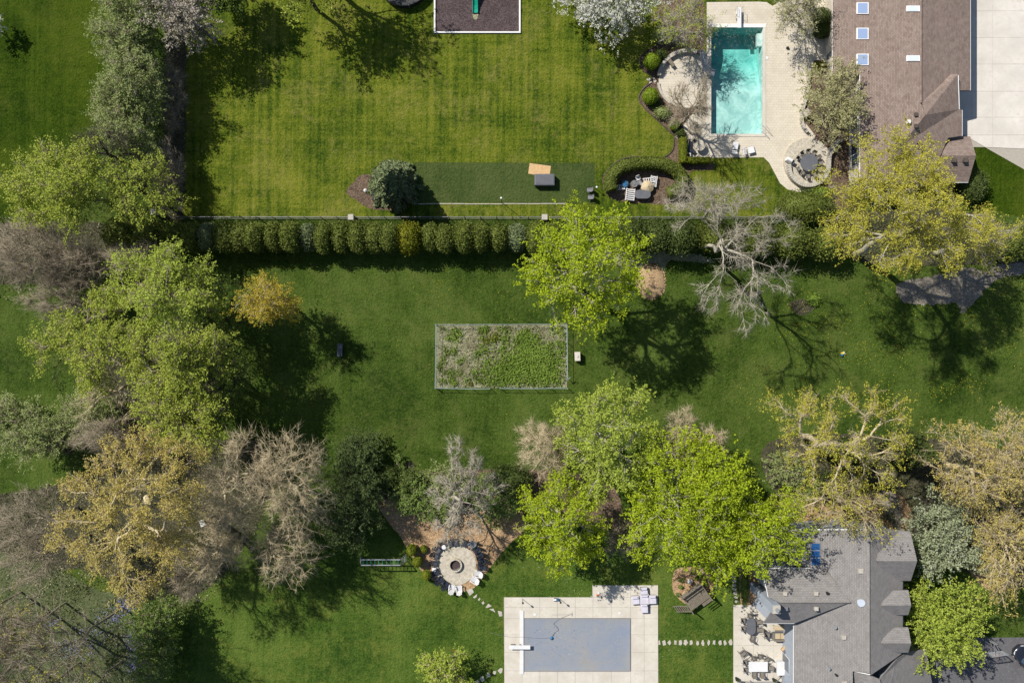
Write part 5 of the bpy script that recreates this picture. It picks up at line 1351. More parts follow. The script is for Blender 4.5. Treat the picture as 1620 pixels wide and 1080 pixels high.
# covered pool deck things
def sofa_cross():
    for lb, px, py, w_, h_, mt in (('navy shaded cushion lounger, top of the lavender group', 1018, 933.5, .85, 1.0, m_lounge), ('lavender cushion lounger, left of the group', 1004.5, 947, .95, .95, m_lounge), ('lavender cushion table at the group centre', 1018.5, 945.5, 1.05, 1.25, m_lounge), ('lavender cushion lounger, right of the group', 1031.5, 946, .85, 1.0, m_lounge), ('lavender cushion lounger, bottom of the group', 1018.5, 959.5, .85, 1.1, m_lounge)):
        o = thing('deck_sofa', lb, 'sofa', at(px, py, .07), random.uniform(-.08, .08), 'lavender loungers on the pool deck')
        obj('base', MB().box((0, 0, .17), (w_ * .92, h_ * .92, .32)), m_grey, o); obj('cushion', MB().prism(rect(w_, h_), .34, .5, rect(w_ * .93, h_ * .93)), mt, o)
        obj('pillow', MB().prism(rect(w_ * .8, .25), .5, .66, rect(w_ * .7, .15)), mt, o, (0, h_ * .32, 0))
sofa_cross()
a = at(872.8, 1008.5, .02); o = thing('cover_pump', 'blue pump sitting on the grey pool cover', 'pump', a, .3); obj('body', MB().lathe([(.2, 0), (.22, .08), (.12, .2), (.06, .24)], n=10), m_blue, o); obj('handle', MB().tube([(-.1, 0, .2), (0, 0, .3), (.1, 0, .2)], .02, 5), m_black, o)
hz = [(873, 1008, .06), (877, 1000, .04), (883, 996, .04), (880, 990, .04), (876, 986, .05), (884, 979, .07), (903, 971, .09)]
sp = spline([p[:2] for p in hz], 5, False)
tag(obj('pump_hose', MB().tube([W(p[0], p[1], .10) for p in sp], .022, 5), m_grey), 'thin dark hose snaking from the blue pump', 'hose')
sp = spline([(873, 1008), (855, 1009), (828, 1007), (810, 1007), (795, 1005), (775, 1000)], 5, False)
tag(obj('power_cord', MB().tube([W(p[0], p[1], .2 if 821 < p[0] < 830 else .095) for p in sp], .014, 4), m_grey), 'thin cord running left from pump over the deck', 'cord')
a = at(878, 947.5, .07); o = thing('robot_cleaner', 'small blue white pool cleaner on the upper deck edge', 'pool cleaner', a); obj('body', MB().prism(rect(.36, .3), .05, .25, rect(.28, .2)), m_whitepl, o); obj('motor', MB().prism(rect(.26, .28), .05, .3, rect(.2, .2)), m_blue, o, (.3, 0.02, 0))
for s in (-1, 1): obj('wheel', MB().box((0, s * .17, .07), (.3, .05, .12)), m_black, o)
torch('slim dark torch on the upper left deck edge', 827, 947, 1.3, m_black, m_black); torch('slim dark torch beside the pool cleaner', 886, 947, 1.1, m_black, m_black, group=None); torch('slim dark torch on the raised part of the deck', 949, 937, 1.5, m_black, m_grey)
a = at(945.8, 940.5, .07); o = thing('skimmer_net', 'small orange and white pool toy on the deck', 'toy', a, .6); obj('float', MB().prism(rect(.34, .2), 0, .12, rect(.28, .12)), m_orange, o); obj('tail', MB().box((.2, .12, .05), (.2, .14, .1)), m_whitepl, o); o.name = 'pool_toy'
for px, py, lb in ((846, 971.5, 'square white deck lid near the cover housing'), (980, 969.5, 'square white deck lid near the lavender loungers')): tag(obj('skimmer_cover', MB().prism(rect(.3, .26), 0, .03, rect(.27, .23)), m_whitepl, None, at(px, py, .07)), lb, 'skimmer cover', None)
a = at(889, 971.5, .07); o = thing('pool_pole', 'long thin pool brush pole lying on the deck', 'pole', a, .02); obj('shaft', MB().tube([(-1.2, 0, .03), (1.1, 0, .03)], .018, 5), m_steel, o); obj('brush', MB().box((1.15, 0, .03), (.06, .4, .05)), m_steel, o)

# --- driveway: basketball hoop and car
def hoop():
    m_pc, nt, b = nodes_of('clear_backboard'); b.inputs['Base Color'].default_value = (.8, .85, .9, 1); b.inputs['Roughness'].default_value = .1
    tr = N(nt, 'ShaderNodeBsdfTransparent'); ms = N(nt, 'ShaderNodeMixShader'); ms.inputs[0].default_value = .12
    L(nt, tr.outputs[0], ms.inputs[1]); L(nt, b.outputs[0], ms.inputs[2]); L(nt, ms.outputs[0], nt.nodes['Material Output'].inputs[0])
    a = at(1551, 1002); o = thing('basketball_hoop', 'tall basketball hoop at the edge of the asphalt drive', 'basketball hoop', (a[0], a[1], .02), rad(-82))
    obj('base', MB().prism(rect(.5, .5), 0, .06, rect(.4, .4)), m_grey, o)
    for s in (-.11, .11): obj('pole', MB().tube([(0, s, .05), (.1, s, 3.0)], .06, 6), m_steel, o)
    for z in (2.4, 3.0):
        for s in (-.3, .3): obj('arm', MB().tube([(.05, s * .3, z - .3), (1.15, s, z + .1)], .035, 6), m_grey, o)
    bb = obj('backboard', MB().box((1.2, 0, 2.95), (.03, 1.75, 1.0)), m_pc, o)
    for (y, z, sy, sz) in ((0, 3.48, 1.86, .07), (0, 2.42, 1.86, .07), (.92, 2.95, .07, 1.1), (-.92, 2.95, .07, 1.1)): obj('frame', MB().box((1.2, y, z), (.09, sy, sz)), m_steel, bb)
    obj('rim', MB().tube([(1.2 + .3 + .23 * math.cos(k * .3927), .23 * math.sin(k * .3927), 2.72) for k in range(17)], .02, 5), m_orange, o)
    mb = MB()
    for k in range(10):
        q = k * .6283; mb.tube([(1.5 + .23 * math.cos(q), .23 * math.sin(q), 2.71), (1.5 + .14 * math.cos(q + .3), .14 * math.sin(q + .3), 2.3)], .008, 3)
    obj('net', mb, m_whitepl, o)['kind'] = 'stuff'
hoop()
def car():
    m_paint, nt, b = nodes_of('navy_car_paint'); b.inputs['Base Color'].default_value = (0.012, 0.014, 0.022, 1); b.inputs['Roughness'].default_value = .22; b.inputs['Coat Weight'].default_value = .8
    f = noise(nt, gpos(nt), 6, 3); L(nt, ramp(nt, f, [(.3, (0.011, 0.013, 0.02)), (.7, (0.015, 0.017, 0.026))]), b.inputs['Base Color'])
    a = at(1622, 1042); o = thing('parked_car', 'black car parked at the right edge of the asphalt drive', 'car', (a[0], a[1], .02), rad(132))
    # half outline from nose (+x) to tail, at three heights
    def ring(z, k, nose=0.0):
        out = [(2.25 - nose, 0.0), (2.2 - nose, .45), (1.98 - nose, .74), (1.4, .88), (0, .92), (-1.5, .90), (-2.1, .78), (-2.25, .4), (-2.27, 0)]
        full = out + [(x, -y) for (x, y) in out[::-1][1:-1]]
        return [(x, y * k, z) for (x, y) in full]
    def loft(rings, cap=True):
        mb = MB(); n = len(rings[0]); V = [p for r_ in rings for p in r_]; F = []
        for i in range(len(rings) - 1):
            for j in range(n): F.append((i * n + j, i * n + (j + 1) % n, (i + 1) * n + (j + 1) % n, (i + 1) * n + j))
        if cap: F += [tuple(range(n))[::-1], tuple(range((len(rings) - 1) * n, len(rings) * n))]
        return mb.add(V, F)
    body = loft([ring(.22, .95, .1), ring(.45, 1.0), ring(.68, 1.0, .03), ring(.82, .95, .12), ring(.90, .82, .35)]).mesh('body', True); obj('body', body, m_paint, o)
    def cab(z, x0, x1, y): return [(x0, y * .7, z), (x0 - .15, y, z), (x1 + .2, y, z), (x1, y * .7, z), (x1, -y * .7, z), (x1 + .2, -y, z), (x0 - .15, -y, z), (x0, -y * .7, z)]
    obj('cabin', loft([cab(.86, .95, -1.9, .78), cab(1.38, .15, -1.35, .6)]), m_glass, o)
    obj('roof', loft([cab(1.375, .2, -1.4, .62), cab(1.45, .0, -1.2, .52)]), m_paint, o)
    for sx in (1.38, -1.35):
        for s in (-1, 1):
            wv = MB().tube([(sx, s * .72, .32), (sx, s * .93, .32)], .32, 16); wo = obj('wheel', wv, m_black, o)
            obj('rim', MB().tube([(sx, s * .925, .32), (sx, s * .945, .32)], .2, 12), m_steel, wo)
    for s in (-1, 1):
        obj('headlight', MB().prism([(2.02, s * .5), (2.12, s * .42), (1.95, s * .7), (1.8, s * .78)], .66, .84), m_whitepl, o)
        obj('mirror', MB().box((.75, s * .98, .95), (.14, .2, .13)), m_paint, o)
car()

# --- things out on the lawns
a = at(539, 553.5); o = thing('stone_bench', 'grey bluish stone bench in the golden tree\'s shadow', 'bench', a, rad(-3))
obj('seat', MB().box((0, 0, .42), (.62, 1.5, .1)), m_char, o)  # charcoal colour paints the golden tree's shade into the stone
for s in (-1, 1): obj('leg', MB().box((0, s * .55, .185), (.5, .16, .37)), m_char, o)
obj('backrest', MB().box((.29, 0, .62), (.06, 1.45, .3)), m_char, o)
a = at(912.8, 563.5); o = thing('bee_box', 'pale wooden box on legs right of the garden plot', 'box', a, rad(2))
obj('body', MB().box((0, 0, .55), (.6, 1.0, .55)), m_stone, o); obj('lid', MB().prism(rect(.66, 1.06), .83, .92, rect(.6, 1.0)), m_conc, o)
for sx in (-1, 1):
    for sy in (-1, 1): obj('leg', MB().box((sx * .24, sy * .42, .14), (.06, .06, .28)), m_wood, o)
obj('handle', MB().tube([(.1, .1, .92), (.1, 0, 1.0), (-.05, -.15, .92)], .02, 4), m_grey, o)
o.name = 'storage_box'
a = at(1332.5, 558.5); o = thing('ride_on_toy', 'tiny blue and yellow toy lying on the lawn', 'toy', a, .5); obj('body', MB().prism(rect(.42, .26), .05, .28, rect(.3, .2)), m_yellowp, o); obj('seat', MB().box((-.2, -.12, .2), (.24, .22, .2)), m_blue, o); obj('handlebar', MB().tube([(.1, -.2, .42), (.1, .2, .42)], .03, 5), m_whitepl, o); obj('stem', MB().tube([(.12, 0, .25), (.1, 0, .42)], .03, 5), m_black, o)
for s in (-1, 1): obj('wheel', MB().tube([(.15, s * .12, .09), (.15, s * .18, .09)], .09, 10), m_black, o)
a = at(313.5, 687); o = thing('lawn_chair', 'white lawn chair beneath the left trees', 'chair', a, rad(-60)); obj('seat', MB().box((0.1, 0, .4), (.6, .6, .05)), m_whitepl, o); obj('backrest', MB().box((-.35, 0, .66), (.05, .6, .6), 0, 0, -.5), m_whitepl, o)
for sx in (-.15, .35):
    for sy in (-1, 1): obj('leg', MB().box((sx, sy * .27, .2), (.05, .05, .4)), m_whitepl, o)
a = at(617.5, 741); o = thing('log_seat', 'white weathered log lying above the shrub bed', 'log', a, rad(-40)); obj('log', MB().tube([(-.4, 0, .14), (.4, 0, .14)], [.15, .12], 8), m_white, o); obj('stub', MB().tube([(.1, 0, .2), (.18, .12, .36)], [.05, .03], 6), m_white, o)
a = at(322, 826); o = thing('tipped_chair', 'tipped white metal chair under the bare trees', 'chair', a, .4)
for k in range(6): obj('slat', MB().box((0, -.3 + .12 * k, .35), (.6, .08, .03)), m_whitepl, o)
for s in (-1, 1): obj('side_rail', MB().tube([(-.35, s * .33, 0), (-.3, s * .33, .4), (.35, s * .33, .35)], .03, 5), m_whitepl, o)
a = at(298, 443); o = thing('bird_bath', 'pale bird bath on the grass below the hedge', 'bird bath', a); obj('pedestal', MB().lathe([(.2, 0), (.1, .1), (.09, .6), (.16, .68)], n=10), m_stone, o); obj('bowl', MB().lathe([(.12, .66), (.36, .78), (.40, .80), (.33, .78), (.05, .72)], n=16), m_stone, o)
a = at(716, 1027); tag(obj('lawn_flag', MB().tube([a, (a[0], a[1], .4)], .01, 4).box((a[0] + .1, a[1], .35), (.2, .02, .12)), m_orange), 'tiny red marker flag on the lower lawn', 'flag')

# --- vegetable plot
def garden():
    sheet('garden_plot', dense(px_box(690, 513, 897, 613), 4, .6), .01, m_soil)
    o = thing('garden_fence', 'low wire fence with pale rails round the vegetable plot', 'fence', at(793, 563)); ox, oy = o.location[0], o.location[1]
    runs = [((690, 514), (897, 512.5)), ((690, 514), (690, 613)), ((690, 613), (775, 614.5)), ((791, 614), (897, 613.5)), ((896.5, 512.5), (897, 598))]
    for (a, b) in runs:
        A, B = Vector(W2(*a)), Vector(W2(*b)); l = (B - A).length; n = max(2, int(l / 1.9))
        pts = []
        for k in range(n + 1):
            p = A.lerp(B, k / n) + Vector((random.uniform(-.05, .05), random.uniform(-.05, .05))); q = (p.x - ox, p.y - oy); pts.append(q)
            obj('post', MB().box((q[0], q[1], .5), (.05, .05, 1.0)), m_wire, o)
        for z, r_ in ((.96, .03), (.1, .015)):
            obj('rail', MB().tube([(p[0], p[1], z + random.uniform(-.02, .02)) for p in pts], r_, 5), m_wire, o)
        mb = MB()
        for i in range(len(pts) - 1):
            for k in range(6):
                t = (k + .5) / 6; x, y = pts[i][0] + (pts[i + 1][0] - pts[i][0]) * t, pts[i][1] + (pts[i + 1][1] - pts[i][1]) * t
                mb.tube([(x, y, .05), (x, y, .95)], .005, 3, False)
            for z in (.3, .5, .7): mb.tube([(pts[i][0], pts[i][1], z), (pts[i + 1][0], pts[i + 1][1], z)], .005, 3, False)
        w_ = obj('wire_mesh', mb, m_wire, o); w_['kind'] = 'stuff'
    g = [Vector(W2(895, 599)), Vector(W2(902, 596)), Vector(W2(897, 601))]
    obj('gate', MB().tube([(p.x - ox, p.y - oy, .9) for p in g], .05, 5), m_wire, o)
    # plants
    SEED[0] += 1; rng = np.random.default_rng(SEED[0])
    X0, Y1 = W2(692, 515); X1, Y0 = W2(895, 611)
    def cloud(cx, cy, rx, ry, n, h_):
        a = W2(cx, cy); k = 1 / S
        U = rng.normal(size=(n, 3)) * .5
        P = np.stack([a[0] + U[:, 0] * rx * k, a[1] + U[:, 1] * ry * k, np.abs(rng.uniform(.05, 1, n)) * h_], 1)
        return P[(P[:, 0] > X0) & (P[:, 0] < X1) & (P[:, 1] > Y0) & (P[:, 1] < Y1)]
    main = [cloud(836, 577, 56, 32, 4200, .45), cloud(850, 562, 32, 22, 1800, .5), cloud(800, 590, 35, 22, 1300, .4), cloud(830, 535, 22, 14, 500, .5), cloud(860, 595, 30, 20, 900, .4)]
    for _ in range(80): main.append(cloud(rng.uniform(695, 892), rng.uniform(517, 609), rng.uniform(4, 10), rng.uniform(4, 9), int(rng.uniform(25, 70)), .4))
    V, F = leaf_mesh(rng, np.concatenate(main), .2, .7, .6); stuff('weed_patch', mesh_np('weeds', V, [F]), lf_weed, 'bright green weeds spreading over the vegetable plot', 'weeds')
    dark = [cloud(rng.uniform(695, 892), rng.uniform(517, 609), rng.uniform(4, 9), rng.uniform(4, 8), 50, .3) for _ in range(60)]
    V, F = leaf_mesh(rng, np.concatenate(dark), .2, .6, .5); stuff('weed_patch', mesh_np('weeds', V, [F]), lf_shrub, 'dull dark green weeds scattered through the vegetable plot', 'weeds')
    st = [cloud(rng.uniform(695, 892), rng.uniform(517, 609), 14, 12, 70, .2) for _ in range(95)]
    V, F = leaf_mesh(rng, np.concatenate(st), .45, .1, .7); stuff('dry_stalks', mesh_np('stalks', V, [F]), lf_straw, 'dry straw stalks lying over the vegetable plot', 'straw')
    yl = [cloud(780, 533, 12, 10, 160, .5), cloud(745, 607, 5, 4, 40, .4), cloud(770, 540, 8, 6, 60, .45)]
    V, F = leaf_mesh(rng, np.concatenate(yl), .2, .6, .5); stuff('yellow_weeds', mesh_np('weeds', V, [F]), lf_goldy, 'yellow green clump of weeds in the upper plot', 'weeds')
garden()
# chip pile beside the lime tree
SEED[0] += 1; rng = np.random.default_rng(SEED[0])
a = at(1030, 445); n = 900; q = rng.uniform(0, 6.283, n); r_ = 1.75 * np.sqrt(rng.uniform(0, 1, n)); C = np.stack([r_ * np.cos(q), 1.25 * r_ * np.sin(q), .42 * (1 - (r_ / 1.75) ** 1.5) + .03], 1)
V, F = leaf_mesh(rng, C, .26, .45, .8); cv, cf = blob_core(rng, np.array([1.7, 2.1, .4]), -.4, 2.0, 18, 10, .08)
o = obj('chip_pile', mesh_np('chips', np.concatenate([cv, V]), [np.concatenate([cf, F + len(cv)])]), lf_chip, None, (a[0], a[1], 0)); o['kind'] = 'stuff'; tag(o, 'tan heap of wood chips beside the big lime tree', 'wood chips')

# ------------------------------------------------------------------ vegetation
G_LIME = 'lime green trees in fresh leaf'
# big lime and pale trees in the middle
tree('maple_tree', 'tall lime green tree beside the vegetable plot', 920, 428, (96, 96), 18, lf_lime, m_barkg, 420, 19000, .21, .5, 22, .32, base=(905, 446), group=G_LIME, twigs=2500, twig_len=.8, tip_r=.03, parts=[(855, 435, 12, 32), (880, 395, 13, 36), (920, 360, 13, 38), (965, 375, 13, 36), (995, 405, 12, 28), (925, 420, 16, 42), (880, 470, 13, 34), (930, 495, 12, 34), (975, 460, 13, 38)])
tree('maple_tree', 'pale green round tree below the vegetable plot', 965, 698, (76, 82), 15, lf_pale, m_barkg, 380, 16000, .2, .46, 22, .3, group=G_LIME, twigs=1500, tip_r=.028, parts=[(912, 665, 9, 28), (950, 645, 10, 32), (992, 640, 10, 30), (1015, 690, 9, 30), (960, 695, 12, 38), (925, 720, 9, 30), (985, 740, 10, 34), (945, 755, 9, 28)])
tree('maple_tree', 'lime green tree just above the covered pool', 886, 828, (70, 74), 13, lf_lime, m_barkg, 380, 15000, .2, .44, 22, .28, group=G_LIME, twigs=1400, tip_r=.028, parts=[(845, 800, 8, 28), (885, 780, 9, 30), (925, 790, 8, 28), (890, 825, 11, 34), (935, 835, 8, 26), (850, 845, 8, 28), (885, 875, 8, 28), (925, 870, 7, 22)])
tree('maple_tree', 'wide lime green tree above the wooden play deck', 1072, 800, (95, 92), 14.5, lf_lime, m_barkg, 440, 20000, .2, .46, 26, .28, group=G_LIME, twigs=1000)
tree('maple_tree', 'upper lime green tree left of the yellow budding tree', 1130, 752, (48, 46), 14, lf_lime, m_barkg, 200, 7000, .25, .5, 10, .35, group=G_LIME, twigs=400)
tree('maple_tree', 'lime green tree touching the grey house roof', 1200, 838, (60, 66), 12.5, lf_lime, m_barkg, 320, 12000, .2, .46, 18, .28, group=G_LIME, twigs=700)
tree('maple_tree', 'small lime green crown hanging over the chip oval', 1138, 870, (36, 48), 11, lf_lime, m_barkg, 180, 6000, .25, .45, 9, .3, group=G_LIME, twigs=400)

# left wood
G_LEFT = 'loose green trees of the left wood'
def loose(label, px, py, r, h, leaf, n, **kw):
    d = dict(bark=m_barkp, tips=420, leaves=n, lsize=.19, clump=.5, lobes=22, cb=.25, twigs=1800, twig_len=.9, group=G_LEFT, lob_r=.36)
    d.update(kw); return tree('woodland_tree', label, px, py, r, h, leaf, **d)
loose('yellow green tree at the left edge below the deep lawn', 98, 300, (88, 76), 14, lf_olive, 19000, parts=[(35, 290, 9, 30), (80, 258, 10, 34), (130, 262, 10, 32), (60, 330, 9, 32), (112, 325, 10, 36), (160, 305, 9, 30), (95, 292, 12, 36)])
loose('sparse yellow green crown over the fence end', 222, 305, (52, 52), 12, lf_olive, 6500, bark=m_barkd, parts=[(190, 285, 9, 24), (232, 280, 9, 26), (212, 325, 9, 28), (255, 318, 8, 22)])
loose('light green tree below the left end of the hedge', 255, 462, (88, 72), 15, lf_pale, 15500, parts=[(215, 425, 10, 32), (262, 422, 11, 34), (310, 440, 9, 30), (235, 470, 12, 36), (285, 478, 11, 34), (192, 462, 9, 28), (330, 480, 8, 24)])
loose('light green crown sweeping far left over the lawn', 140, 552, (88, 50), 15, lf_olive, 14000, parts=[(68, 548, 10, 26), (105, 525, 10, 30), (140, 560, 11, 32), (178, 535, 11, 30), (208, 575, 10, 28), (150, 598, 9, 26), (165, 490, 10, 28)])
loose('light green tree in the heart of the left wood', 275, 570, (80, 58), 16, lf_olive, 14500, parts=[(225, 540, 12, 30), (268, 560, 13, 34), (315, 552, 11, 32), (250, 598, 11, 30), (300, 595, 11, 32), (345, 575, 9, 26)])
loose('light green tree at the lower end of the left wood', 290, 650, (62, 56), 14, lf_olive, 12500, parts=[(245, 640, 9, 28), (285, 622, 10, 30), (322, 648, 10, 28), (268, 678, 9, 28), (308, 685, 9, 26)])
loose('loose green crown at the right rim of the left wood', 345, 600, (52, 80), 10, lf_shrub, 7200, bark=m_barkd)
loose('thin green crown left of the golden tree', 340, 500, (50, 60), 9, lf_shrub, 5400, bark=m_barkd)
G_SOFT = 'soft grey green shrubs along the left boundary'
for lb, px, py, r, h in (('grey green boundary shrub at the top edge', 212, 14, (50, 36), 9), ('grey green boundary shrub, second from the top edge', 203, 62, (48, 34), 8.5), ('grey green boundary shrub left of the bird house gap', 212, 112, (46, 36), 8.5), ('grey green boundary shrub, fourth down the boundary', 196, 158, (44, 34), 8), ('grey green boundary shrub above the bare branches', 205, 205, (46, 38), 8)):
    tree('boundary_shrub', lb, px, py, r, h, lf_grey, m_barkp, 300, 9000, .19, .42, 16, .12, group=G_SOFT, cat='shrub', twigs=2200, twig_len=.7, trunk_r=.1)
for lb, px, py, r, h, lf, n in (('soft green shrub at the lower left edge of the wood', 58, 685, (66, 44), 7, lf_grey, 8000), ('soft green shrub below the dark bare bush', 18, 655, (36, 30), 5, lf_grey, 4000), ('fresh green upright shrub beside the bluebells', 243, 985, (32, 36), 7, lf_shrub2, 7500), ('fresh green shrub at the lower frame edge by bluebells', 246, 1045, (30, 40), 7, lf_shrub2, 7000)):
    tree('woodland_shrub', lb, px, py, r, h, lf, m_barkp, 260, n, .19, .42, 14, .1, cat='shrub', twigs=1500, twig_len=.6, trunk_r=.08)
# golden and budding trees
tree('golden_tree', 'small golden yellow tree standing alone on the meadow', 424, 478, (37, 37), 11, lf_gold, m_barkt, 320, 13000, .14, .32, 20, .15, base=(456, 480), twigs=1600, twig_len=.6)
def budding(name, label, px, py, r, h, leaf, n, base=None, **kw):
    d = dict(bark=m_barkg, tips=900, leaves=n, lsize=.15, clump=.42, lobes=30, cb=.25, twigs=2600, twig_len=1.0, base=base, lob_r=.32, trunk_r=.36, tip_r=.016, twig_r=.011, fill=2.2)
    d.update(kw); return tree(name, label, px, py, r, h, leaf, **d)
budding('budding_tree', 'huge bronze yellow budding tree in the lower left wood', 200, 805, (125, 128), 20, lf_bronze, 30000, (285, 775), bark=m_barkt, tips=1200, parts=[(270, 715, 14, 48), (200, 725, 15, 50), (150, 770, 15, 50), (215, 800, 18, 64), (285, 790, 15, 48), (130, 840, 14, 50), (195, 875, 16, 56), (265, 865, 14, 50), (215, 925, 12, 36)])
budding('budding_tree', 'huge yellow budding tree hiding the brown house corner', 1435, 325, (140, 112), 19, lf_bud, 38000, (1352, 402), tips=1200, bark=m_barkg, parts=[(1400, 265, 17, 50), (1455, 265, 17, 46), (1350, 305, 15, 46), (1410, 330, 19, 60), (1480, 325, 18, 50), (1345, 365, 15, 44), (1420, 400, 17, 48), (1485, 385, 16, 44), (1540, 355, 15, 40)])
budding('budding_tree', 'yellow budding tree on the right, over the tall hedge', 1540, 380, (62, 40), 13, lf_bud, 6460, (1480, 400), tips=500, twigs=2500)
budding('budding_tree', 'spreading yellow budding tree above the grey house', 1330, 690, (118, 88), 16, lf_bud, 11160, (1268, 690), tips=900, bark=m_barkt, parts=[(1255, 650, 12, 40), (1300, 655, 13, 40), (1365, 640, 12, 40), (1410, 660, 11, 34), (1330, 700, 14, 48), (1395, 715, 12, 40), (1270, 720, 10, 40), (1340, 755, 10, 40)])
budding('budding_tree', 'yellow budding branches over the grey roof edge', 1330, 800, (85, 55), 12, lf_bud, 3400, (1300, 770), tips=500, twigs=1500, bark=m_barkt)
budding('budding_tree', 'bronze budding tree right of the dark evergreens', 1530, 745, (72, 72), 14, lf_bronze, 7344, (1500, 735), tips=700, twigs=2200, bark=m_barkt)
budding('budding_tree', 'bronze budding tree at the right frame edge', 1598, 710, (58, 66), 15, lf_bronze, 4406, (1560, 720), tips=700, twigs=2400, bark=m_barkt)
budding('budding_tree', 'bronze budding tree beside the curved chip bed', 1592, 860, (58, 80), 13, lf_bronze, 7956, (1545, 835), tips=700, twigs=2200, bark=m_barkt)
budding('budding_tree', 'budding tree left of the pool\'s upper end', 1082, 40, (44, 46), 6.5, lf_olive, 2600, (1068, 68), tips=420, twigs=2600, trunk_r=.16)
budding('budding_tree', 'budding tree right of the diving board', 1262, 12, (38, 40), 7.5, lf_silo, 5100, (1245, 20), tips=360, twigs=2200, trunk_r=.15)
# bare trees
def bare(label, px, py, r, h, base=None, bark=m_barkg, tips=1100, twigs=9000, **kw):
    d = dict(cb=.22, lobes=34, trunk_r=.24, tip_r=.014, twig_r=.014, twig_len=.95, lob_r=.34, fill=1.8)
    twigs = int(twigs * .62); tips = int(tips * .95)
    d.update(kw); return tree('bare_tree', label, px, py, r, h, None, bark, tips, 0, base=base, twigs=twigs, **d)
bare('bare grey tree reaching over the clipped hedge', 1158, 405, (112, 112), 19, (1108, 392), tips=1000, twigs=6000, twig_len=1.0, trunk_r=.2, parts=[(1150, 350, 13, 38), (1185, 385, 14, 46), (1230, 360, 13, 34), (1165, 430, 15, 40), (1125, 470, 14, 36), (1180, 490, 14, 44), (1225, 440, 13, 36), (1075, 335, 11, 30)])
bare('bare grey tree standing over the fire pit chairs', 728, 778, (54, 88), 13, (722, 785), twigs=8000, tips=1300, trunk_r=.2, tip_r=.028, twig_r=.016, twig_len=.8, parts=[(724, 712, 8, 30), (738, 740, 9, 36), (762, 768, 8, 34), (708, 765, 9, 34), (748, 800, 8, 38), (705, 815, 7, 34), (735, 838, 6, 34), (704, 848, 5, 24), (722, 785, 10, 30)])
bare('tan bare tree left of the dark spruces', 470, 765, (66, 92), 15, (440, 745), m_barkt, twigs=9000)
bare('tan bare tree behind the bronze budding tree', 375, 775, (60, 92), 15, (378, 755), m_barkt, twigs=8500)
bare('tan bare tree low beside the wood\'s lower shadow', 455, 870, (52, 66), 12, (430, 840), m_barkt, twigs=5500, tips=700)
bare('tan bare tree right of the tipped white chair', 345, 865, (48, 52), 11, None, m_barkt, 700, 6000)
bare('brown bare crown at the left of the light green sweep', 92, 478, (52, 36), 9, None, m_barkp, 700, 3500)
bare('brown bare crown below the sweeping green crown', 170, 690, (50, 36), 9, None, m_barkp, 700, 4000)
bare('grey bare crown between thicket and hedge row', 215, 405, (44, 26), 9, None, m_barkp, 500, 2600)
tree('woodland_shrub', 'soft green shrub under the dead looking tree', 135, 655, (48, 32), 5, lf_grey, m_barkp, 240, 5500, .18, .42, 14, .1, cat='shrub', twigs=900, trunk_r=.08)
bare('small tan bare tree left of the pale green tree', 866, 708, (44, 58), 9, None, m_barkt, 700, 8000, trunk_r=.14)
bare('small tan bare tree right of the pale green tree', 1078, 690, (36, 42), 9, None, m_barkt, 500, 5500, trunk_r=.14)
bare('slender tan bare tree above the wide lime tree', 1122, 702, (26, 36), 9, None, m_barkt, 400, 3600, trunk_r=.12)
bare('vase shaped bare tree leaning over the round terrace', 1092, 165, (42, 46), 8, (1077, 198), m_barkp, 600, 3600, trunk_r=.16, lobes=16, tip_r=.02, twig_r=.014)
bare('bare grey tree arching over the stored furniture', 1125, 315, (78, 34), 10, (1112, 345), m_barkg, 600, 4500, trunk_r=.18)
bare('bare dark tree over the boundary shrubs', 170, 235, (52, 36), 12, (205, 262), m_barkd, 420, 2800)
bare('purple brown bare thicket at the left edge', 45, 400, (74, 56), 10, None, m_barkp, 1500, 7000, twig_len=1.2, tip_r=.02, twig_r=.016)
bare('purple brown bare thicket below the yellow green tree', 120, 418, (56, 48), 8, None, m_barkp, 1200, 5500, twig_len=1.2, tip_r=.02, twig_r=.016)
bare('fallen looking dead tree between the left crowns', 175, 640, (56, 40), 11, (228, 602), m_barkt, 260, 1200, lobes=10)
bare('dark leafless bush in the soft left shrubs', 102, 700, (26, 22), 4, None, m_barkd, 350, 3600, trunk_r=.08)
bare('brown bare thicket beside the fresh green shrub', 300, 905, (34, 40), 7, None, m_barkp, 450, 4500, trunk_r=.1)
bare('grey bare thicket along the fence\'s left end', 268, 275, (26, 54), 4.5, None, m_barkp, 600, 7000, trunk_r=.08)
bare('grey bare thicket under the upper boundary', 270, 150, (22, 66), 4, None, m_barkp, 500, 6000, trunk_r=.08)
bare('bare hazel bush under the lime crowns', 985, 850, (30, 34), 5, None, m_barkp, 400, 3500, trunk_r=.08)
# tall open trees of the lower left corner, seen with their trunk shadows
for k, (bx, by, cx, cy, r, lb) in enumerate(((34, 936, -60, 1000, 60, 'tall bare trunk nearest the left frame edge'), (57, 951, -30, 1010, 62, 'tall bare tree second from the left edge, lower corner'), (104, 953, 20, 1015, 62, 'tall bare tree in the middle of the lower left corner'), (195, 960, 85, 1040, 66, 'tall bare tree rooted in the bluebells'), (126, 1047, 20, 1125, 60, 'tall bare tree rooted low in the lower left corner'), (193, 1045, 95, 1130, 60, 'tall bare tree rooted nearest the lower green shrub'), (40, 1042, -60, 1110, 60, 'tall bare tree at the bottom left frame corner'))):
    tree('tall_tree', lb, cx, cy, (r * 1.35, r * 1.2), 21, lf_bud, m_barkp, 420, 800, .13, .5, 14, .4, base=(bx, by), trunk_r=.13, twigs=2200, twig_len=1.1, group='tall bare trees of the lower left corner', tip_r=.028)
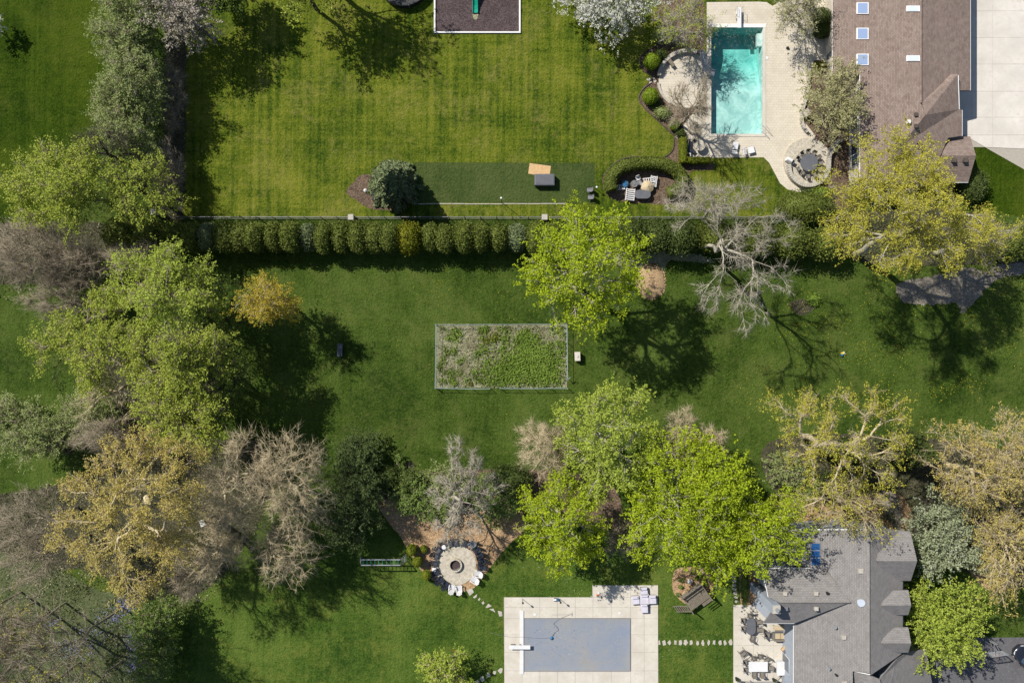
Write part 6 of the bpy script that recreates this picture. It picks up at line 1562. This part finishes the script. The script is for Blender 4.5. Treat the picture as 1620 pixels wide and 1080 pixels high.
for lb, px, py, r in (('bare crown over the left grass strip', 45, 825, (60, 55)), ('bare crown left of the bronze budding tree', 62, 880, (58, 48))):
    bare(lb, px, py, r, 15, None, m_barkp, 600, 3600, trunk_r=.15)
# blossom and silver trees
G_BL = 'flowering trees'
tree('blossom_tree', 'pale blossom tree at the top of the left boundary', 292, 22, (46, 48), 9, lf_bloss2, m_barkd, 300, 9500, .2, .4, 16, .2, group=G_BL)
tree('blossom_tree', 'white blossom tree at the top edge left of pool', 955, 5, (66, 46), 6.5, lf_bloss, m_barkd, 340, 12000, .2, .4, 18, .2, group=G_BL)
tree('blossom_tree', 'white blossom branch at the upper left corner', -12, 42, (17, 14), 3.2, lf_bloss, m_barkd, 80, 1100, .2, .3, 8, .2, group=G_BL)
tree('silver_tree', 'silvery olive tree against the brown house wall', 1314, 160, (48, 56), 8, lf_silo, m_barkp, 320, 10500, .17, .38, 22, .15, twigs=1500, rough=.5)
tree('silver_tree', 'silver green tree right of the grey roof', 1490, 850, (50, 66), 7, lf_sil, m_barkd, 340, 13500, .21, .42, 18, .15, twigs=700)
tree('silver_tree', 'bright round green tree beside the asphalt drive', 1493, 985, (56, 66), 8, lf_pale, m_barkd, 420, 17000, .2, .4, 28, .12, rough=.25)
tree('round_tree', 'pale yellow green round tree at the bottom edge', 698, 1062, (43, 38), 5.5, lf_pale, m_barkt, 260, 8000, .17, .3, 14, .15, twigs=1200, twig_len=.5)
# trees beyond the top edge whose shade falls on the lawn
tree('shade_tree', 'leafy yellow green crown at the top frame edge', 478, -30, (60, 44), 11, lf_olive, m_barkd, 320, 6000, .24, .5, 16, .3, twigs=1200)
tree('shade_tree', 'dark leafy crown at the top edge beside pale blossom', 345, -22, (52, 36), 8, lf_shrub, m_barkd, 260, 8000, .24, .45, 14, .2)
tree('shade_tree', 'leafy crown beyond the top edge near the trampoline', 500, -80, (60, 44), 14, lf_olive, m_barkd, 320, 3500, .24, .5, 14, .3, twigs=2000)
# evergreens
conifer('blue_spruce', 'blue spruce on the mulch left of the artificial turf', 620, 288, 47, 9.0, lf_spruce, 13000)
G_DK = 'dark evergreens above the lower lawn'
for lb, px, py, r, h in (('dark green tree above the monkey bars, largest of its group', 568, 770, (38, 42), 6.5), ('dark green tree left of the monkey bars', 548, 828, (34, 38), 6.5), ('dark green tree at the upper end of its group', 566, 722, (30, 26), 4.5)):
    tree('dark_tree', lb, px, py, r, h, lf_moss, m_barkd, 340, 10500, .19, .42, 18, .12, group=G_DK, twigs=700, twig_len=.6)
conifer('dark_spruce', 'dark evergreen behind the yellow budding branches', 1442, 712, 40, 9, lf_dark, 8000, None, .36)
conifer('dark_spruce', 'dark evergreen under the spreading budding tree', 1345, 722, 30, 7, lf_dark, 5500, None, .36)
def mound(name, label, px, py, r, h, leaf, n, ls=.2, **kw): return bush(name, label, px, py, r, h, leaf, n, ls, 2.1, .12, core=.8, lump=.14, **kw)
mound('evergreen_shrub', 'dark rounded evergreen left of the fire pit shrubs', 612, 756, (22, 20), 3.0, lf_dark, 1800)
mound('evergreen_shrub', 'dark evergreen beside the bare soil patch', 646, 762, (20, 18), 3.0, lf_dark, 1500)
mound('evergreen_shrub', 'dark evergreen right of the fire pit tree', 805, 758, (34, 22), 3.4, lf_dark, 2800)
for lb, px, py, r, h, lf, n in (('loose green shrub at the left of the fire pit tree', 657, 784, (42, 40), 3.2, lf_shrub2, 9000), ('loose green shrub right of the fire pit tree', 784, 786, (44, 36), 3.2, lf_shrub2, 8000), ('loose olive shrub behind the fire pit tree', 705, 765, (34, 26), 3.2, lf_grey, 4500), ('loose green shrub left of the spreading budding tree', 1245, 745, (34, 26), 3.2, lf_grey, 3800), ('loose green shrub above the grey house chips', 1290, 768, (28, 18), 2.6, lf_shrub, 2600)):
    tree('garden_shrub', lb, px, py, r, h, lf, m_barkp, 260, n, .18, .34, 14, .1, cat='shrub', trunk_r=.07, twigs=700, twig_len=.5)
G_TALL = 'tall dark evergreen hedge shrubs right of the lime tree'
for lb, px, py, r, h in (('first tall dark hedge shrub right of the lime tree', 1000, 372, (24, 24), 4.4), ('second tall dark hedge shrub right of the lime tree', 1036, 374, (26, 24), 4.6), ('third tall dark hedge shrub right of the lime tree', 1074, 376, (26, 25), 4.6), ('tall dark hedge shrub behind the bare grey tree', 1130, 372, (30, 24), 4.4), ('tall dark hedge shrub right of the bare grey tree', 1195, 376, (32, 26), 4.6), ('tall dark hedge shrub below the round yew', 1252, 380, (30, 26), 4.6), ('tall dark hedge shrub under the yellow budding tree', 1306, 385, (26, 24), 4.4), ('tall dark hedge shrub at the right frame edge', 1598, 384, (28, 26), 4.6)):
    mound('hedge_shrub', lb, px, py, r, h, lf_dark if px < 1100 else lf_yew, 2600, .22, group=G_TALL)
mound('round_yew', 'wide clipped yew below the raised round terrace', 1275, 326, (43, 23), 3.2, lf_yew, 5200, .16)
for lb, px, py, r, h in (('dark green cone shrub by the sunroom windows', 1299, 28, (14, 14), 2.6), ('dark green ball shrub by the sunroom windows', 1301, 48, (13, 12), 1.8)):
    bush('wall_shrub', lb, px, py, r, h, lf_dark, 1400, .15, 2.2, .06)
mound('wall_shrub', 'dark green shrub at the brown house garage corner', 1540, 292, (20, 24), 2.4, lf_dark, 1700, .2)
mound('wall_shrub', 'yellow green perennials at the planter wall\'s upper end', 1297, 106, (12, 8), .7, lf_goldy, 500, .16)
mound('wall_shrub', 'fresh green perennials below the raised terrace', 1300, 305, (16, 9), .9, lf_weed, 600, .18)
# topiary balls
G_TOP = 'clipped balls'
for lb, px, py, r, lf in (('bright clipped ball, upper of the terrace pair', 1031, 97, 13, lf_chart), ('bright clipped ball, lower of the terrace pair', 1029, 152, 13, lf_chart), ('smaller clipped ball near the bare terrace tree', 1067, 197.5, 8.5, lf_chart)):
    bush('boxwood_ball', lb, px, py, r, r * 2 / S * .95, lf, 1300, .12, 2.0, .03, G_TOP, core=.93)
for lb, px, py, r, h in (('clipped ball nearest the monkey bars', 651.5, 869.5, 8.2, 1.7), ('small flat clipped ball on the chips', 670, 868, 5.6, .7), ('clipped ball second from the monkey bars', 660.5, 888, 7.6, 1.6), ('clipped ball touching the lawn edge below chips', 674.5, 909.5, 7.4, 1.4)):
    bush('boxwood_ball', lb, px, py, (r, r * 1.1), h, lf_box, 800, .11, 2.1, .03, G_TOP, core=.93)
for lb, px, py, r, h in (('loose low shrub between the terrace balls and pool', 1052, 55, (18, 14), 1.8), ('low shrub beside the lower terrace kerb', 1048, 178, (13, 9), 1.0), ('low dark shrub under the lower terrace ball', 1038, 166, (9, 7), .7), ('low shrub above the curved bench wall', 1046, 86, (9, 8), .9), ('dark low shrub where the deck narrows', 1076, 210, (8, 6), .7)):
    mound('bed_shrub', lb, px, py, r, h, lf_grey if h > .95 else lf_dark, 700, .14)
for i, (px, py) in enumerate(((1096, 905), (1108, 909), (1078, 917), (1103, 914), (1114, 917), (1117, 924), (1077, 928), (1073, 940))):
    mound('bed_plant', ['small green plant, uppermost on the chip oval', 'small green plant on the chip oval\'s upper right', 'small green plant on the chip oval\'s left side', 'small green plant just above the play deck', 'small plant on the chip oval\'s right, upper one', 'small plant on the chip oval\'s right, lower one', 'small green plant left of the play deck railing', 'small green plant by the play deck ladder'][i], px, py, (3.6, 3.0), .4, lf_shrub, 110, .12, group='small plants on the chip oval')
mound('bed_shrub', 'long low green border along the stepping stones', 1178, 930, (6, 26), .6, lf_shrub, 700, .14)
mound('bed_shrub', 'lime green new growth in the meadow soil patch', 1288, 474, (10, 9), .5, lf_weed, 350, .18)
mound('bed_shrub', 'low tan ornamental bush in the curved chip bed', 1568, 885, (22, 22), 1.6, lf_bronze, 1400, .16)

# clipped hedge row
G_H = 'clipped arborvitae row below the metal fence'
xsH = [306, 330, 355, 380, 405.5, 432, 460, 487, 514, 539, 565, 590, 616, 648, 681, 706, 732, 759, 787, 818, 846, 872]
gi = xsH.index(648)
special = {648: ('golden_yew', 'golden yellow round shrub in the clipped row', lf_goldy, 19, 4.2), 487: ('arborvitae', 'bluish shrub in the clipped row, smaller than its neighbours', lf_spruce, 12, 3.2), 330: ('arborvitae', 'grey bluish ragged shrub near the row\'s left end', lf_spruce, 14, 3.5), 818: ('arborvitae', 'grey bluish shrub near the row\'s right end', lf_spruce, 15, 3.6)}
for i, x in enumerate(xsH):
    if x in special: nm, lb, lf, r, h = special[x]
    else:
        k = abs(i - gi); nm = 'arborvitae'; lf = lf_yew; r = 14.6 + random.uniform(-2.2, 2.2); h = 4.1 + random.uniform(-.5, .5)
        lb = '%s plant %s of the golden one in the clipped row' % (ORD[k - 1], 'left' if i < gi else 'right')
    ry = 22 if x not in special else (25 if x == 648 else 21)
    bush(nm, lb, x + random.uniform(-2.5, 2.5), 376 + random.uniform(-2, 2), (r, ry + random.uniform(-2, 2)), h, lf, 2300, .2, 2.3, .09, G_H, 'hedge shrub', core=.86, lump=.1)
for lb, px, py, r, h in (('dark loose shrub at the hedge row\'s left end', 275, 374, (20, 22), 3.6), ('dark loose shrub between wood and hedge row', 232, 372, (26, 24), 4.0), ('dark loose shrub deep in the left wood\'s top', 190, 370, (24, 24), 4.2)):
    mound('hedge_shrub', lb, px, py, r, h, lf_yew, 2600, .2)
# clipped low hedges by the pool and round the stored furniture
ov = [(966, 303), (964, 290), (970, 276), (985, 266), (1005, 261.5), (1027, 260.5), (1048, 263), (1064, 270), (1075, 281), (1077, 294), (1068, 304), (1055, 308)]
hedge_run('oval_hedge', 'horseshoe shaped clipped hedge hiding stored garden furniture', spline(ov, 4, False), 1.45, 1.75, lf_yew, 900, .17, boxy=False)
hedge_run('box_hedge', 'low square clipped hedge, upright arm beside the deck', spline([(1078.5, 221), (1078.5, 240), (1078.5, 260)], 5, False), .75, 1.25, lf_box, 1100, .12)
hedge_run('box_hedge', 'low square clipped hedge below the round beige table', spline([(1084.5, 256), (1100, 256), (1121.5, 256)], 5, False), .62, 1.2, lf_box, 1100, .12)

# dark edging along the upper garden beds
def edging(label, pts):
    sp = spline(pts, 5, False)
    tag(obj('bed_edging', MB().tube([W(p[0], p[1], .06) for p in sp], .06, 4), m_barkd), label, 'edging')
edging('dark curved edging round the upper terrace bed', [(1053, 55), (1048, 62), (1036, 74), (1018, 84), (1012, 98), (1018, 112), (1030, 119)])
edging('dark curved edging round the lower terrace bed', [(1031, 131), (1018, 141), (1011, 155), (1019, 170), (1045, 195), (1066, 214)])
edging('dark curved edging from terrace bed to oval hedge', [(1067, 218), (1065, 235), (1056, 246), (1040, 250), (1002, 248), (976, 256), (960, 270)])

# ------------------------------------------------------------------ ground cover nobody could count
def scatter(n, x0, y0, x1, y1, patch=0.0, seed=1, thr=0.5):
    rng = np.random.default_rng(seed); px = rng.uniform(x0, x1, n); py = rng.uniform(y0, y1, n)
    if patch:
        c = rng.uniform(0, 1, (int(patch), 2)) * np.array([x1 - x0, y1 - y0]) + np.array([x0, y0])
        k = rng.integers(0, len(c), n); px = c[k, 0] + rng.normal(size=n) * 14; py = c[k, 1] + rng.normal(size=n) * 10
    return rng, np.stack([(px - 810) / S, (540 - py) / S, np.full(n, .05)], 1)
rng, C = scatter(1300, 1160, 440, 1620, 640, 60, 5)
rng, C2 = scatter(300, 470, 420, 900, 660, 40, 6); rng, C3 = scatter(260, 830, 880, 1150, 1060, 25, 8)
V, F = leaf_mesh(rng, np.concatenate([C, C2]), .085, .9, 1.5); stuff('dandelions', mesh_np('dandelions', V, [F]), lf_dan, 'yellow dandelions dotted over the meadow grass', 'dandelions')
V, F = leaf_mesh(rng, C3, .08, .9, 1.5); stuff('daisies', mesh_np('daisies', V, [F]), lf_bloss, 'small white flowers dotted over the lower lawn', 'daisies')
bl = []
for (cx, cy, rx, ry, n) in ((204, 955, 20, 12, 420), (185, 975, 26, 12, 260), (213, 1010, 12, 20, 420), (215, 1050, 14, 16, 380), (120, 1025, 32, 14, 300), (75, 985, 24, 12, 140), (150, 1000, 28, 18, 160)):
    rng = np.random.default_rng(cx); bl.append(np.stack([(cx + rng.normal(size=n) * rx * .6 - 810) / S, (540 - cy - rng.normal(size=n) * ry * .6) / S, rng.uniform(.05, .3, n)], 1))
V, F = leaf_mesh(rng, np.concatenate(bl), .13, .7, .8); stuff('bluebells', mesh_np('bluebells', V, [F]), lf_blue, 'violet blue bluebells carpeting the lower left wood', 'bluebells')
def tufts(name, label, mat, n, poly, hgt, seed, wdt=.05):
    rng = np.random.default_rng(seed); P = np.array(poly, float); lo, hi = P.min(0), P.max(0)
    Q = rng.uniform(lo, hi, (n * 2, 2)); ins = np.zeros(len(Q), bool); j = len(P) - 1
    for i in range(len(P)):
        c = ((P[i, 1] > Q[:, 1]) != (P[j, 1] > Q[:, 1])) & (Q[:, 0] < (P[j, 0] - P[i, 0]) * (Q[:, 1] - P[i, 1]) / (P[j, 1] - P[i, 1] + 1e-9) + P[i, 0]); ins ^= c; j = i
    Q = Q[ins]; m = len(Q)
    B = np.stack([(Q[:, 0] - 810) / S, (540 - Q[:, 1]) / S, np.zeros(m)], 1)
    D = np.stack([rng.normal(size=m) * .6, rng.normal(size=m) * .6, np.ones(m)], 1) * (hgt * rng.uniform(.6, 1.4, m))[:, None]
    V, F = twig_mesh(B, D, np.full(m, wdt)); stuff(name, mesh_np(name, V, [F]), mat, label, 'grass')
def undergrowth(label, mat, n, polys, seed, ls=.2, hmax=.5):
    rng = np.random.default_rng(seed); out = []
    for poly in polys:
        P = np.array(poly, float); lo, hi = P.min(0), P.max(0)
        cc = rng.uniform(lo, hi, (n // 40, 2)); Q = cc[rng.integers(0, len(cc), n)] + rng.normal(size=(n, 2)) * 7; ins = np.zeros(len(Q), bool); j = len(P) - 1
        for i in range(len(P)):
            c = ((P[i, 1] > Q[:, 1]) != (P[j, 1] > Q[:, 1])) & (Q[:, 0] < (P[j, 0] - P[i, 0]) * (Q[:, 1] - P[i, 1]) / (P[j, 1] - P[i, 1] + 1e-9) + P[i, 0]); ins ^= c; j = i
        Q = Q[ins]; out.append(np.stack([(Q[:, 0] - 810) / S, (540 - Q[:, 1]) / S, rng.uniform(.04, 1, len(Q)) ** 2 * hmax], 1))
    V, F = leaf_mesh(rng, np.concatenate(out), ls, .55, .5); stuff('undergrowth', mesh_np('undergrowth', V, [F]), mat, label, 'undergrowth')
LW = [(-40, 340), (300, 350), (290, 420), (250, 480), (370, 560), (340, 690), (430, 720), (420, 820), (330, 950), (225, 960), (220, 1090), (-40, 1090), (-40, 790), (100, 760), (150, 690), (80, 600), (100, 500), (-40, 460)]
RW = [(1210, 700), (1420, 690), (1640, 730), (1640, 920), (1530, 905), (1440, 850), (1250, 800)]
undergrowth('low green undergrowth under the left wood', lf_under, 34000, [LW], 31)
undergrowth('dull brown leaf litter and stalks under the left wood', lf_straw, 9000, [LW], 32, .22, .2)
undergrowth('low green undergrowth under the right hand trees', lf_under, 9000, [RW, [(1300, 345), (1640, 350), (1640, 412), (1420, 420), (1330, 405)]], 33)

# leaves blown onto the pools
rng = np.random.default_rng(77); n = 420
px = rng.uniform(1126, 1206, n); py = 46 + np.abs(rng.normal(size=n)) * 34; k = py < 208; px, py = px[k], py[k]
C = np.stack([(px - 810) / S, (540 - py) / S, np.full(len(px), -.092)], 1)
V, F = leaf_mesh(rng, C, .075, .7, 6.0, fold=.02); stuff('floating_leaves', mesh_np('floating_leaves', V, [F]), lf_bloss2, 'pale fallen petals floating on the turquoise pool', 'petals')
n = 150; px = 880 + rng.normal(size=n) * 38; py = 1015 + rng.normal(size=n) * 20; k = (px > 835) & (px < 990) & (py > 984) & (py < 1055); px, py = px[k], py[k]
C = np.stack([(px - 810) / S, (540 - py) / S, np.full(len(px), .062)], 1)
V, F = leaf_mesh(rng, C, .08, .6, 4.0, fold=.05); stuff('fallen_leaves', mesh_np('fallen_leaves', V, [F]), lf_under, 'few dead leaves lying on the grey pool cover', 'leaves')
